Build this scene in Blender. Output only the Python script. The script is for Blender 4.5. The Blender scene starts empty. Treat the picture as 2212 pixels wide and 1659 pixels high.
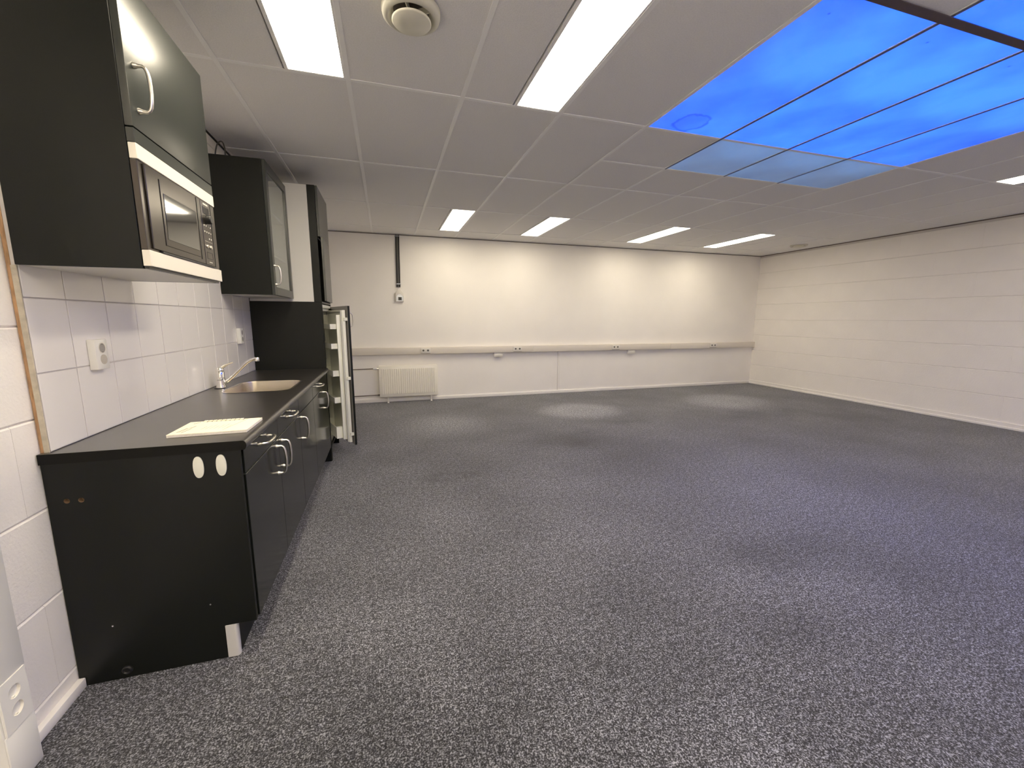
import bpy, bmesh, math, random
from mathutils import Vector, Matrix
random.seed(4)
scene = bpy.context.scene
COL = scene.collection
H = 1.2935            # camera height above the floor; heights below are written as H + (height relative to the lens)
HC = H + 1.2249       # ceiling
# ------------------------------------------------------------------ camera
cam_data = bpy.data.cameras.new('camera')
cam = bpy.data.objects.new('camera', cam_data)
COL.objects.link(cam)
scene.camera = cam
cam_data.sensor_width = 36.0
cam_data.lens = 889.03 / 2212 * 36.0
cam_data.clip_start = 0.02
rx, ry, rz = -0.157987, -0.0038, -0.294687
R = Matrix.Rotation(rz, 3, 'Z') @ Matrix.Rotation(rx, 3, 'X') @ Matrix.Rotation(ry, 3, 'Y')
right, fwd, up = R @ Vector((1, 0, 0)), R @ Vector((0, 1, 0)), R @ Vector((0, 0, 1))
m = Matrix((right, up, -fwd)).transposed().to_4x4()
m.translation = Vector((0, 0, H))
cam.matrix_world = m
# ------------------------------------------------------------------ world: clear blue dusk sky
world = bpy.data.worlds.new('sky')
scene.world = world
world.use_nodes = True
wn, wl = world.node_tree.nodes, world.node_tree.links
wn.clear()
wo = wn.new('ShaderNodeOutputWorld')
wb = wn.new('ShaderNodeBackground')
wtc = wn.new('ShaderNodeTexCoord')
wsx = wn.new('ShaderNodeSeparateXYZ')
wr = wn.new('ShaderNodeValToRGB')
wr.color_ramp.elements[0].position = 0.0
wr.color_ramp.elements[0].color = (0.06, 0.16, 0.85, 1)
wr.color_ramp.elements[1].position = 0.7
wr.color_ramp.elements[1].color = (0.019, 0.112, 1.0, 1)
wl.new(wtc.outputs['Generated'], wsx.inputs[0])
wl.new(wsx.outputs['Z'], wr.inputs[0])
wl.new(wr.outputs[0], wb.inputs['Color'])
SKY = 2.2
wb.inputs['Strength'].default_value = SKY
wl.new(wb.outputs[0], wo.inputs[0])
# ------------------------------------------------------------------ exposure
scene.view_settings.view_transform = 'Standard'
scene.view_settings.look = 'None'
scene.view_settings.gamma = 1.0
scene.view_settings.use_curve_mapping = False
scene.view_settings.exposure = 1.24
scene.cycles.max_bounces = 14
scene.cycles.diffuse_bounces = 10
scene.cycles.glossy_bounces = 4
scene.cycles.transmission_bounces = 6
scene.cycles.sample_clamp_indirect = 8.0
LAMP = 11.6
LAMP_COL = (1.0, 0.885, 0.68)

# ------------------------------------------------------------------ materials
MATS = {}
def nodes(name):
    mt = bpy.data.materials.new(name)
    mt.use_nodes = True
    return mt, mt.node_tree.nodes, mt.node_tree.links, mt.node_tree.nodes['Principled BSDF']

def mat(name, col, rough=0.5, metal=0.0, spec=0.5, bump=0.0, bscale=200.0, var=0.0, vscale=8.0, coat=0.0, emis=None, estr=0.0, alpha=1.0, stretch=None, ior=None):
    if name in MATS:
        return MATS[name]
    mt, n, l, p = nodes(name)
    p.inputs['Base Color'].default_value = (*col, 1)
    p.inputs['Roughness'].default_value = rough
    p.inputs['Metallic'].default_value = metal
    p.inputs['Specular IOR Level'].default_value = spec
    p.inputs['Coat Weight'].default_value = coat
    p.inputs['Coat Roughness'].default_value = min(rough, 0.25)
    if ior: p.inputs['IOR'].default_value = ior
    tc = n.new('ShaderNodeTexCoord')
    src = tc.outputs['Object']
    if stretch:
        mp = n.new('ShaderNodeMapping')
        mp.inputs['Scale'].default_value = stretch
        l.new(src, mp.inputs[0])
        src = mp.outputs[0]
    if var > 0:
        nz = n.new('ShaderNodeTexNoise')
        nz.inputs['Scale'].default_value = vscale
        nz.inputs['Detail'].default_value = 6
        l.new(src, nz.inputs['Vector'])
        rp = n.new('ShaderNodeValToRGB')
        rp.color_ramp.elements[0].position = 0.3
        rp.color_ramp.elements[1].position = 0.7
        rp.color_ramp.elements[0].color = (*[c * (1 - var) for c in col], 1)
        rp.color_ramp.elements[1].color = (*[min(1, c * (1 + var)) for c in col], 1)
        l.new(nz.outputs['Fac'], rp.inputs[0])
        l.new(rp.outputs[0], p.inputs['Base Color'])
    if bump > 0:
        nb = n.new('ShaderNodeTexNoise')
        nb.inputs['Scale'].default_value = bscale
        nb.inputs['Detail'].default_value = 3
        l.new(src, nb.inputs['Vector'])
        bp = n.new('ShaderNodeBump')
        bp.inputs['Strength'].default_value = bump
        bp.inputs['Distance'].default_value = 0.002
        l.new(nb.outputs['Fac'], bp.inputs['Height'])
        l.new(bp.outputs[0], p.inputs['Normal'])
    if emis:
        p.inputs['Emission Color'].default_value = (*emis, 1)
        p.inputs['Emission Strength'].default_value = estr
    MATS[name] = mt
    return mt

M_BLOCK = mat('painted_block', (0.90, 0.865, 0.815), 0.62, bump=0.9, bscale=110, var=0.02, vscale=3)
M_PLASTER = mat('painted_plaster', (0.90, 0.87, 0.82), 0.6, bump=0.3, bscale=55, var=0.02, vscale=2)
M_MORTAR = mat('painted_joint', (0.70, 0.66, 0.62), 0.8)
M_TRIM = mat('white_trim_paint', (0.90, 0.87, 0.82), 0.4)
M_CEIL = mat('ceiling_tile_board', (0.86, 0.85, 0.84), 0.95, spec=0.1, bump=0.6, bscale=260, var=0.04, vscale=150)
M_BAR = mat('white_steel_bar', (0.92, 0.92, 0.91), 0.45)
M_DARKGAP = mat('shadow_gap_black', (0.03, 0.027, 0.025), 0.9)
M_SOFTGAP = mat('shadow_gap_brown', (0.16, 0.13, 0.115), 0.9)
M_SLAB = mat('plenum_board', (0.25, 0.24, 0.23), 0.9)
M_CAB = mat('dark_green_black_laminate', (0.0055, 0.0066, 0.0052), 0.38, spec=0.30, bump=0.15, bscale=700)
M_CABGLOSS = mat('dark_front_laminate', (0.0080, 0.0095, 0.0085), 0.13, spec=0.45, bump=0.02, bscale=600)
M_CABFRONT = mat('dark_satin_front', (0.0160, 0.0200, 0.0165), 0.31, spec=0.85, bump=0.05, bscale=700)
M_WTOP = mat('worktop_laminate', (0.026, 0.023, 0.020), 0.30, spec=0.5, bump=0.06, bscale=900, var=0.25, vscale=14, coat=0.35, ior=1.85)
M_WHITECAB = mat('white_melamine', (0.74, 0.72, 0.68), 0.45)
M_CHROME = mat('polished_chrome', (0.82, 0.80, 0.76), 0.12, metal=1.0)
M_SATIN = mat('satin_nickel', (0.72, 0.69, 0.62), 0.28, metal=1.0)
M_STEEL = mat('brushed_sink_steel', (0.58, 0.52, 0.43), 0.27, metal=0.95, bump=0.05, bscale=300, stretch=(1, 12, 1))
M_MWDARK = mat('dark_brown_steel', (0.085, 0.075, 0.066), 0.24, metal=0.8)
M_MWGLASS = mat('black_microwave_glass', (0.02, 0.02, 0.018), 0.06, spec=0.9, coat=0.6)
M_CREAM = mat('brushed_trim_metal', (0.78, 0.74, 0.66), 0.42, metal=0.25)
M_BLACK = mat('black_plastic', (0.012, 0.012, 0.012), 0.35)
M_WHITEPL = mat('white_plastic', (0.78, 0.77, 0.73), 0.35)
M_SOCKIN = mat('socket_recess_plastic', (0.34, 0.32, 0.29), 0.4)
M_FRIDGE = mat('fridge_white_plastic', (0.80, 0.80, 0.72), 0.35)
M_FRIDGEIN = mat('fridge_liner_plastic', (0.62, 0.63, 0.55), 0.4)
M_GREYBACK = mat('grey_melamine_back', (0.35, 0.34, 0.33), 0.4)
M_TILE = mat('glazed_wall_tile', (0.80, 0.775, 0.76), 0.10, spec=0.55)
M_GROUT = mat('grey_grout', (0.60, 0.57, 0.56), 0.9)
M_WOOD = mat('raw_plywood_edge', (0.42, 0.25, 0.13), 0.7, var=0.3, vscale=25, stretch=(8, 8, 1))
M_PLYEDGE = mat('pale_board_edge', (0.50, 0.45, 0.36), 0.7, var=0.2, vscale=30)
M_CHIP = mat('bare_chipboard', (0.24, 0.15, 0.08), 0.85, var=0.3, vscale=200)
M_RAD = mat('radiator_enamel', (0.90, 0.87, 0.77), 0.32)
M_TRUNK = mat('trunking_pvc', (0.74, 0.69, 0.61), 0.4)
M_SOCK = mat('cream_socket_plastic', (0.76, 0.73, 0.66), 0.35)
M_CABLE = mat('black_cable_rubber', (0.02, 0.018, 0.018), 0.5)
M_CABLEGREY = mat('grey_cable_sheath', (0.11, 0.11, 0.10), 0.5)
M_PIPE = mat('grey_brown_pipe_paint', (0.16, 0.13, 0.115), 0.4)
M_PAPER = mat('cream_paper', (0.84, 0.78, 0.60), 0.7)
M_PAPERSIDE = mat('paper_block_side', (0.76, 0.72, 0.66), 0.8, var=0.1, vscale=400)
M_INK = mat('grey_ink', (0.16, 0.14, 0.11), 0.8)
M_ALU = mat('matt_grey_plinth_cap', (0.56, 0.55, 0.53), 0.45)
M_VENT = mat('vent_white_enamel', (0.66, 0.64, 0.55), 0.35)
M_VENTDARK = mat('dark_vent_throat', (0.13, 0.115, 0.10), 0.8, var=0.4, vscale=30)  # dark mottled tone of the valve throat
M_MARK = mat('pale_panel_print', (0.62, 0.60, 0.52), 0.5)
M_SILVER = mat('silver_plastic', (0.55, 0.57, 0.60), 0.25, metal=0.5)
M_OVAL = mat('off_white_oval_plastic', (0.72, 0.72, 0.63), 0.4)
M_SHAFT = mat('white_shaft_board', (0.78, 0.78, 0.78), 0.8)
M_DIVIDER = mat('blue_grey_glazing_bar', (0.10, 0.13, 0.22), 0.5)
M_DARKBEAM = mat('dark_ceiling_beam', (0.10, 0.075, 0.085), 0.7)

def lamp_mat(name, k):
    mt, n, l, p = nodes(name)
    p.inputs['Base Color'].default_value = (0.8, 0.8, 0.78, 1)
    p.inputs['Emission Color'].default_value = (*LAMP_COL, 1)
    p.inputs['Emission Strength'].default_value = LAMP * k
    return mt
M_LAMP = lamp_mat('glowing_lamp_diffuser', 1.15)
M_LAMP_DIM = lamp_mat('dimmed_lamp_diffuser', 0.68)  # dimmer copy, lowered so far wall and right ceiling don't overexpose

def glass_mat():
    mt, n, l, p = nodes('clear_cabinet_glass')
    p.inputs['Base Color'].default_value = (0.86, 0.93, 0.88, 1)
    p.inputs['Roughness'].default_value = 0.02
    p.inputs['Transmission Weight'].default_value = 1.0
    p.inputs['IOR'].default_value = 1.45
    return mt
M_GLASS = glass_mat()

def carpet_mat():
    mt, n, l, p = nodes('speckled_charcoal_carpet')
    tc = n.new('ShaderNodeTexCoord')
    # two scales of speckle: single fibres and small tufts
    def noise(scale, detail, rough=0.6):
        z = n.new('ShaderNodeTexNoise')
        z.inputs['Scale'].default_value = scale
        z.inputs['Detail'].default_value = detail
        z.inputs['Roughness'].default_value = rough
        l.new(tc.outputs['Object'], z.inputs['Vector'])
        return z.outputs['Fac']
    def mathn(op, a, b):
        k = n.new('ShaderNodeMath')
        k.operation = op
        for i, v in enumerate((a, b)):
            if isinstance(v, (int, float)):
                k.inputs[i].default_value = v
            else:
                l.new(v, k.inputs[i])
        return k.outputs[0]
    fine = noise(190, 2)
    tuft = noise(85, 3)
    clump = noise(34, 3)
    mix = mathn('ADD', mathn('ADD', mathn('MULTIPLY', fine, 0.56), mathn('MULTIPLY', tuft, 0.30)), mathn('MULTIPLY', clump, 0.14))
    rp = n.new('ShaderNodeValToRGB')
    e = rp.color_ramp.elements
    e[0].position = 0.41
    e[0].color = (0.011, 0.011, 0.012, 1)
    e[1].position = 0.61
    e[1].color = (0.375, 0.38, 0.41, 1)
    k = e.new(0.50)
    k.color = (0.060, 0.0605, 0.066, 1)
    l.new(mix, rp.inputs[0])
    col = rp.outputs[0]
    # broad soft mottling of the used pile
    big = noise(1.1, 3)
    mr = n.new('ShaderNodeMapRange')
    mr.inputs['From Min'].default_value = 0.3
    mr.inputs['From Max'].default_value = 0.7
    mr.inputs['To Min'].default_value = 0.72
    mr.inputs['To Max'].default_value = 1.25
    l.new(big, mr.inputs['Value'])
    fac = mr.outputs[0]
    # lighter rings and patches, darker patches and stains: (x, y, rx, ry, ring radius or None, gain)
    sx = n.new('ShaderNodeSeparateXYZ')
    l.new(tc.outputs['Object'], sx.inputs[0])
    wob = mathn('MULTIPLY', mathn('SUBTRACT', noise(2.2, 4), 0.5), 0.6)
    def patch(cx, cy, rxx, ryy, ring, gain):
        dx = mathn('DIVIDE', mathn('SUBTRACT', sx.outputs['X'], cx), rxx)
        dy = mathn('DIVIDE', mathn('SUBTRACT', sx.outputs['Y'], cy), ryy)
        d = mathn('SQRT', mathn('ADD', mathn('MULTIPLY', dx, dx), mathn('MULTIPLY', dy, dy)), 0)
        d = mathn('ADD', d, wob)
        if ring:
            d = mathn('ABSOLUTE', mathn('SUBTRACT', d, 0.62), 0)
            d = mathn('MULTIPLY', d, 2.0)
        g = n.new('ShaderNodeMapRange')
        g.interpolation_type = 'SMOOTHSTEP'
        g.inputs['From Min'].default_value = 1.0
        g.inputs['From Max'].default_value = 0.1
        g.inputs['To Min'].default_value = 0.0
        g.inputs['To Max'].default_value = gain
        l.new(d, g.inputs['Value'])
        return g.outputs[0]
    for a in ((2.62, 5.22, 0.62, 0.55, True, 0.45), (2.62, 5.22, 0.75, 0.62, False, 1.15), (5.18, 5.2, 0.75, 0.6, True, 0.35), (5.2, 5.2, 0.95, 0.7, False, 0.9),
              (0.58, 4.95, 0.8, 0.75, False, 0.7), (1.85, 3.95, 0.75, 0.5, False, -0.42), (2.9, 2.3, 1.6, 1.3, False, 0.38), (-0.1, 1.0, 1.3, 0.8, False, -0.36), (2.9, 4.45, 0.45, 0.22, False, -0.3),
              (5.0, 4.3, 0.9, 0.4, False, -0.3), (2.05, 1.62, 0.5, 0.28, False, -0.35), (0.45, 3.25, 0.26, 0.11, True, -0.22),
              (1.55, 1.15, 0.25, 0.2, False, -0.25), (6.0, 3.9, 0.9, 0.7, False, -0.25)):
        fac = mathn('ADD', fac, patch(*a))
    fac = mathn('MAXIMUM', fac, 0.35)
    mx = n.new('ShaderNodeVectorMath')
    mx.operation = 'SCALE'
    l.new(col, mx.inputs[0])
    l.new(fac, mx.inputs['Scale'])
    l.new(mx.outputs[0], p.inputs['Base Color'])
    p.inputs['Roughness'].default_value = 0.95
    p.inputs['Specular IOR Level'].default_value = 0.15
    p.inputs['Sheen Weight'].default_value = 0.25
    p.inputs['Sheen Roughness'].default_value = 0.5
    bp = n.new('ShaderNodeBump')
    bp.inputs['Strength'].default_value = 0.5
    bp.inputs['Distance'].default_value = 0.004
    l.new(mix, bp.inputs['Height'])
    l.new(bp.outputs[0], p.inputs['Normal'])
    return mt
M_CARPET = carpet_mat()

def acrylic(name, tint, gloss=0.08, film=0.10, stain=None, filmcol=(0.55, 0.57, 0.62)):
    mt, n, l, p = nodes(name)
    n.remove(p)
    out = n['Material Output']
    tr = n.new('ShaderNodeBsdfTranslucent')
    df = n.new('ShaderNodeBsdfDiffuse')
    gl = n.new('ShaderNodeBsdfGlossy')
    gl.inputs['Roughness'].default_value = 0.35
    m1, m2 = n.new('ShaderNodeMixShader'), n.new('ShaderNodeMixShader')
    m1.inputs[0].default_value = film
    m2.inputs[0].default_value = gloss * 0.3
    tc = n.new('ShaderNodeTexCoord')
    # dirt: cloudy film plus scattered specks
    z = n.new('ShaderNodeTexNoise')
    z.inputs['Scale'].default_value = 1.7
    z.inputs['Detail'].default_value = 5
    l.new(tc.outputs['Object'], z.inputs['Vector'])
    r = n.new('ShaderNodeValToRGB')
    r.color_ramp.elements[0].position = 0.32
    r.color_ramp.elements[1].position = 0.62
    r.color_ramp.elements[0].color = (*[c * 0.72 for c in tint], 1)
    r.color_ramp.elements[1].color = (*tint, 1)
    l.new(z.outputs['Fac'], r.inputs[0])
    v = n.new('ShaderNodeTexVoronoi')
    v.inputs['Scale'].default_value = 5.0
    l.new(tc.outputs['Object'], v.inputs['Vector'])
    s = n.new('ShaderNodeMapRange')
    s.inputs['From Min'].default_value = 0.025
    s.inputs['From Max'].default_value = 0.05
    s.inputs['To Min'].default_value = 0.45
    s.inputs['To Max'].default_value = 1.0
    l.new(v.outputs['Distance'], s.inputs['Value'])
    vm = n.new('ShaderNodeVectorMath')
    vm.operation = 'SCALE'
    l.new(r.outputs[0], vm.inputs[0])
    sc_out = s.outputs[0]
    if stain:          # dried water ring
        mp = n.new('ShaderNodeMapping')
        mp.inputs['Location'].default_value = (-stain[0], -stain[1], 0)
        l.new(tc.outputs['Object'], mp.inputs[0])
        ln_ = n.new('ShaderNodeVectorMath')
        ln_.operation = 'LENGTH'
        l.new(mp.outputs[0], ln_.inputs[0])
        nz = n.new('ShaderNodeTexNoise')
        nz.inputs['Scale'].default_value = 14
        nz.inputs['Detail'].default_value = 4
        l.new(tc.outputs['Object'], nz.inputs['Vector'])
        ad = n.new('ShaderNodeMath')
        ad.operation = 'MULTIPLY_ADD'
        ad.inputs[1].default_value = 0.09
        l.new(nz.outputs['Fac'], ad.inputs[0])
        l.new(ln_.outputs['Value'], ad.inputs[2])
        rg = n.new('ShaderNodeValToRGB')
        for q_ in (0.135, 0.15, 0.165):
            rg.color_ramp.elements.new(q_)
        for e_, v_ in zip(rg.color_ramp.elements, (0.90, 0.90, 0.66, 1.0, 1.0)):
            e_.color = (v_, v_, v_, 1)
        l.new(ad.outputs[0], rg.inputs[0])
        mu = n.new('ShaderNodeMath')
        mu.operation = 'MULTIPLY'
        l.new(rg.outputs[0], mu.inputs[0])
        l.new(sc_out, mu.inputs[1])
        sc_out = mu.outputs[0]
    l.new(sc_out, vm.inputs['Scale'])
    l.new(vm.outputs[0], tr.inputs['Color'])
    df.inputs['Color'].default_value = (*filmcol, 1)
    l.new(tr.outputs[0], m1.inputs[1])
    l.new(df.outputs[0], m1.inputs[2])
    l.new(m1.outputs[0], m2.inputs[1])
    l.new(gl.outputs[0], m2.inputs[2])
    l.new(m2.outputs[0], out.inputs['Surface'])
    return mt
M_ACRYL = acrylic('blue_lit_acrylic_sheet', (0.86, 0.90, 0.95))
M_ACRYL_STAIN = acrylic('water_stained_blue_acrylic_sheet', (0.86, 0.90, 0.95), stain=(-0.06, 0.47))
M_ACRYL_PALE = acrylic('pale_light_tinted_acrylic_sheet', (1.0, 1.0, 0.58), film=0.5, filmcol=(0.93, 0.93, 0.95))  # weaker, greyer light of these sheets put into tint and film

# ------------------------------------------------------------------ mesh helpers
class MB:
    """collects shapes in world coordinates; build() makes them ONE mesh object"""
    def __init__(self):
        self.bm = bmesh.new()
        self.flat = True
    def _merge(self, b, mtx=None):
        if mtx is not None:
            b.transform(mtx)
        me = bpy.data.meshes.new('tmp')
        b.to_mesh(me)
        b.free()
        self.bm.from_mesh(me)
        bpy.data.meshes.remove(me)
    def box(self, x0, x1, y0, y1, z0, z1, bev=0.0, seg=1, mtx=None):
        b = bmesh.new()
        bmesh.ops.create_cube(b, size=1)
        b.transform(Matrix.Translation(((x0 + x1) / 2, (y0 + y1) / 2, (z0 + z1) / 2)) @ Matrix.Diagonal((abs(x1 - x0), abs(y1 - y0), abs(z1 - z0), 1)))
        if bev > 0:
            bmesh.ops.bevel(b, geom=b.edges[:], offset=bev, segments=seg, profile=0.5, affect='EDGES')
        self._merge(b, mtx)
        return self
    def prism(self, pts, z0, z1, mtx=None, bev=0.0, seg=1):
        """outline in local xy, extruded z0..z1"""
        b = bmesh.new()
        lo = [b.verts.new((x, y, z0)) for x, y in pts]
        hi = [b.verts.new((x, y, z1)) for x, y in pts]
        b.faces.new(lo[::-1])
        b.faces.new(hi)
        k = len(pts)
        for i in range(k):
            b.faces.new((lo[i], lo[(i + 1) % k], hi[(i + 1) % k], hi[i]))
        bmesh.ops.recalc_face_normals(b, faces=b.faces[:])
        if bev > 0:
            bmesh.ops.bevel(b, geom=b.edges[:], offset=bev, segments=seg, profile=0.5, affect='EDGES')
        self._merge(b, mtx)
        return self
    def lathe(self, prof, seg=32, mtx=None, cap=True):
        """prof: (r, z) list about local z"""
        self.flat = False
        b = bmesh.new()
        rings = []
        for r, z in prof:
            if r < 1e-6:
                rings.append([b.verts.new((0, 0, z))])
            else:
                rings.append([b.verts.new((r * math.cos(2 * math.pi * i / seg), r * math.sin(2 * math.pi * i / seg), z)) for i in range(seg)])
        for a, c in zip(rings, rings[1:]):
            for i in range(seg):
                j = (i + 1) % seg
                q = [a[i % len(a)], a[j % len(a)], c[j % len(c)], c[i % len(c)]]
                q = list(dict.fromkeys(q))
                if len(q) > 2:
                    b.faces.new(q)
        if cap:
            for rg in (rings[0], rings[-1]):
                if len(rg) > 2:
                    b.faces.new(rg)
        bmesh.ops.recalc_face_normals(b, faces=b.faces[:])
        self._merge(b, mtx)
        return self
    def tube(self, pts, rad, seg=12, smooth=1, flat=1.0):
        """round bar along a path; rad a number or one per point"""
        self.flat = False
        pts = [Vector(p) for p in pts]
        rs = list(rad) if isinstance(rad, (list, tuple)) else [rad] * len(pts)
        for _ in range(smooth):
            np_, nr = [pts[0]], [rs[0]]
            for i in range(len(pts) - 1):
                a, c = pts[i], pts[i + 1]
                np_ += [a * 0.75 + c * 0.25, a * 0.25 + c * 0.75]
                nr += [rs[i] * 0.75 + rs[i + 1] * 0.25, rs[i] * 0.25 + rs[i + 1] * 0.75]
            np_.append(pts[-1])
            nr.append(rs[-1])
            pts, rs = np_, nr
        b = bmesh.new()
        rings, ref = [], None
        for i, q in enumerate(pts):
            t = (pts[min(i + 1, len(pts) - 1)] - pts[max(i - 1, 0)]).normalized()
            if ref is None:
                ref = t.orthogonal().normalized()
            ref = (ref - t * ref.dot(t)).normalized()
            s = t.cross(ref)
            rings.append([b.verts.new(q + (ref * math.cos(2 * math.pi * k / seg) * flat + s * math.sin(2 * math.pi * k / seg)) * rs[i]) for k in range(seg)])
        for a, c in zip(rings, rings[1:]):
            for k in range(seg):
                j = (k + 1) % seg
                b.faces.new((a[k], a[j], c[j], c[k]))
        b.faces.new(rings[0][::-1])
        b.faces.new(rings[-1])
        bmesh.ops.recalc_face_normals(b, faces=b.faces[:])
        self._merge(b)
        return self
    def build(self, name, material, parent=None, smooth=True, origin=None, angle=35, keep=False):
        me = bpy.data.meshes.new(name)
        o = bpy.data.objects.new(name, me)
        if origin is None:
            vs = [v.co for v in self.bm.verts]
            lo = [min(v[i] for v in vs) for i in range(3)]
            hi = [max(v[i] for v in vs) for i in range(3)]
            origin = Vector(((lo[0] + hi[0]) / 2, (lo[1] + hi[1]) / 2, lo[2]))
        origin = Vector(origin)
        self.bm.transform(Matrix.Translation(-origin))
        self.bm.to_mesh(me)
        self.bm.free()
        me.materials.append(material)
        if smooth:
            for pl in me.polygons:
                pl.use_smooth = True
            me.set_sharp_from_angle(angle=math.radians(min(angle, 24) if self.flat and not keep else angle))
        COL.objects.link(o)
        o.location = origin
        if parent is not None:
            set_parent(o, parent)
        return o

def world_loc(o):
    v = Vector(o.location)
    p = o.parent
    while p:
        v = v + Vector(p.location)
        p = p.parent
    return v

def set_parent(o, parent):
    o.location = Vector(o.location) - world_loc(parent)
    o.parent = parent

def tag(o, label=None, cat=None, group=None, kind=None):
    if label: o['label'] = label
    if cat: o['category'] = cat
    if group: o['group'] = group
    if kind: o['kind'] = kind
    return o

def thing(name, loc, label, cat, group=None):
    o = bpy.data.objects.new(name, None)
    o.empty_display_size = 0.1
    COL.objects.link(o)
    o.location = loc
    return tag(o, label, cat, group)

def dup(root, delta, label, group=None):
    """copy a thing with its parts and sub-parts"""
    def cp(o, parent):
        c = o.copy()
        COL.objects.link(c)
        c.parent = parent
        for ch in list(o.children):
            cp(ch, c)
        return c
    r = cp(root, None)
    r.location = Vector(root.location) + Vector(delta)
    r['label'] = label
    if group: r['group'] = group
    return r

def inst(src, loc_world, parent, name=None):
    c = src.copy()
    COL.objects.link(c)
    c.parent = None
    c.location = loc_world
    if parent is not None:
        set_parent(c, parent)
    return c

TO_X = Matrix(((0, 0, 1, 0), (0, 1, 0, 0), (-1, 0, 0, 0), (0, 0, 0, 1)))   # local z -> world +x
def face_x(x, y, z):      # local z points to +x, local x points down
    return Matrix.Translation((x, y, z)) @ TO_X
TO_Y = Matrix(((1, 0, 0, 0), (0, 0, -1, 0), (0, 1, 0, 0), (0, 0, 0, 1)))   # local z -> world -y, local y -> world z
def face_ny(x, y, z):
    return Matrix.Translation((x, y, z)) @ TO_Y

# ------------------------------------------------------------------ room sizes
XL, XR = -1.09, 7.107
YB, YF = -1.35, 6.609
GX0, CELL = -0.7354, 0.6          # ceiling grid lines along the room
ROWS = [-1.08, 0.12, 1.32, 2.52, 3.72, 4.92, 6.12]
L = lambda i: GX0 + CELL * i

# floor
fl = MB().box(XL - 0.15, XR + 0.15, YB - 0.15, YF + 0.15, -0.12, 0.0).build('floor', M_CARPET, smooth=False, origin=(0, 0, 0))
tag(fl, 'patchy speckled charcoal carpet over the whole floor', kind='structure')

# ------------------------------------------------------------------ block walls
def block_wall(name, x_face, out, courses, joint_y, label):
    """x_face: plane of the block faces; out: +1 if the room lies at +x"""
    w = MB().box(x_face - out * 0.006, x_face - out * 0.14, YB - 0.14, YF + 0.14, 0, HC + 0.12).build(name, M_MORTAR, smooth=False, origin=(x_face - out * 0.07, 0, 0))
    tag(w, label, kind='structure')
    LEN, cache = 0.88, {}
    for ci in range(len(courses) - 1):
        z0, z1 = courses[ci], courses[ci + 1]
        off = joint_y + (0 if ci % 2 else LEN / 2)
        k = math.floor((YB - off) / LEN)
        y = off + k * LEN
        while y < YF:
            a, b = max(y, YB), min(y + LEN, YF)
            if b - a > 0.02:
                key = (round(b - a, 3), round(z1 - z0, 3))
                if key not in cache:
                    hz_, o_ = z1 - z0, out
                    bl = MB().prism([(-0.006 * o_, 0.0016), (-0.001 * o_, 0.0016), (0.0036 * o_, 0.0062), (0.0038 * o_, hz_ - 0.0062), (-0.001 * o_, hz_ - 0.0016), (-0.006 * o_, hz_ - 0.0016)],
                        -(b - a) / 2 + 0.0006, (b - a) / 2 - 0.0006, Matrix(((1, 0, 0, 0), (0, 0, 1, 0), (0, 1, 0, 0), (0, 0, 0, 1))))
                    cache[key] = bl.build('block', M_BLOCK, None, origin=(0, 0, 0))
                    first = cache[key]
                    first.location = (x_face - out * 0.004, (a + b) / 2, z0)
                    set_parent(first, w)
                else:
                    inst(cache[key], (x_face - out * 0.004, (a + b) / 2, z0), w)
            y += LEN
    return w
cl = [0.0] + [H + v for v in (-1.21, -0.917, -0.622, -0.327, -0.032, 0.263, 0.558, 0.853, 1.148)] + [HC]
cr = [0.0] + [H + v for v in (-0.912, -0.613, -0.312, -0.012, 0.288, 0.588, 0.888, 1.188)]
WL = block_wall('wall_left', XL, 1, cl, 1.58, 'white painted block wall behind the kitchen units')
WR = block_wall('wall_right', XR, -1, cr, 4.27, 'white painted block wall on the right')
# far wall: plastered upper wall, board panels below the trunking
WF = MB().box(XL - 0.14, XR + 0.14, YF + 0.008, YF + 0.14, 0, HC + 0.12).build('wall_far', M_PLASTER, smooth=False, origin=(0, YF + 0.07, 0))
tag(WF, 'smooth white wall opposite the camera', kind='structure')
MB().box(XL, XR, YF, YF + 0.008, H - 0.5575, HC).build('upper_panel', M_PLASTER, WF)
MB().box(XL, 2.832, YF - 0.006, YF + 0.008, 0.0, H - 0.558, bev=0.002).build('lower_panel', M_PLASTER, WF)
MB().box(2.868, XR, YF - 0.006, YF + 0.008, 0.0, H - 0.558, bev=0.002).build('lower_panel', M_PLASTER, WF)
MB().box(2.836, 2.864, YF - 0.012, YF + 0.008, 0.0, H - 0.558, bev=0.002).build('cover_strip', M_TRIM, WF)
WB = MB().box(XL - 0.14, XR + 0.14, YB - 0.14, YB, 0, HC + 0.12).build('wall_rear', M_PLASTER, smooth=False)
tag(WB, 'plain white wall behind the camera', kind='structure')

def baseboard(name, pts_box, label):
    o = MB().box(*pts_box, bev=0.003, seg=2).build(name, M_TRIM)
    tag(o, label, kind='structure')
baseboard('baseboard_far', (XL + 0.03, XR - 0.012, YF - 0.020, YF - 0.004, 0, 0.052), 'low white skirting along the far wall')
bbr = MB().box(XR - 0.016, XR - 0.0, YB, YF - 0.02, 0, 0.075, bev=0.002).box(XR - 0.028, XR - 0.014, YB, YF - 0.02, 0, 0.030, bev=0.005, seg=2).build('baseboard_right', M_TRIM)
tag(bbr, 'stepped white skirting along the right wall', kind='structure')
baseboard('baseboard_left', (XL, XL + 0.022, 1.396, 1.654, 0, 0.036), 'short white skirting left of the black base cabinet')
baseboard('baseboard_left', (XL, XL + 0.022, YB, 1.298, 0, 0.036), 'white skirting left of the wall duct')
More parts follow.
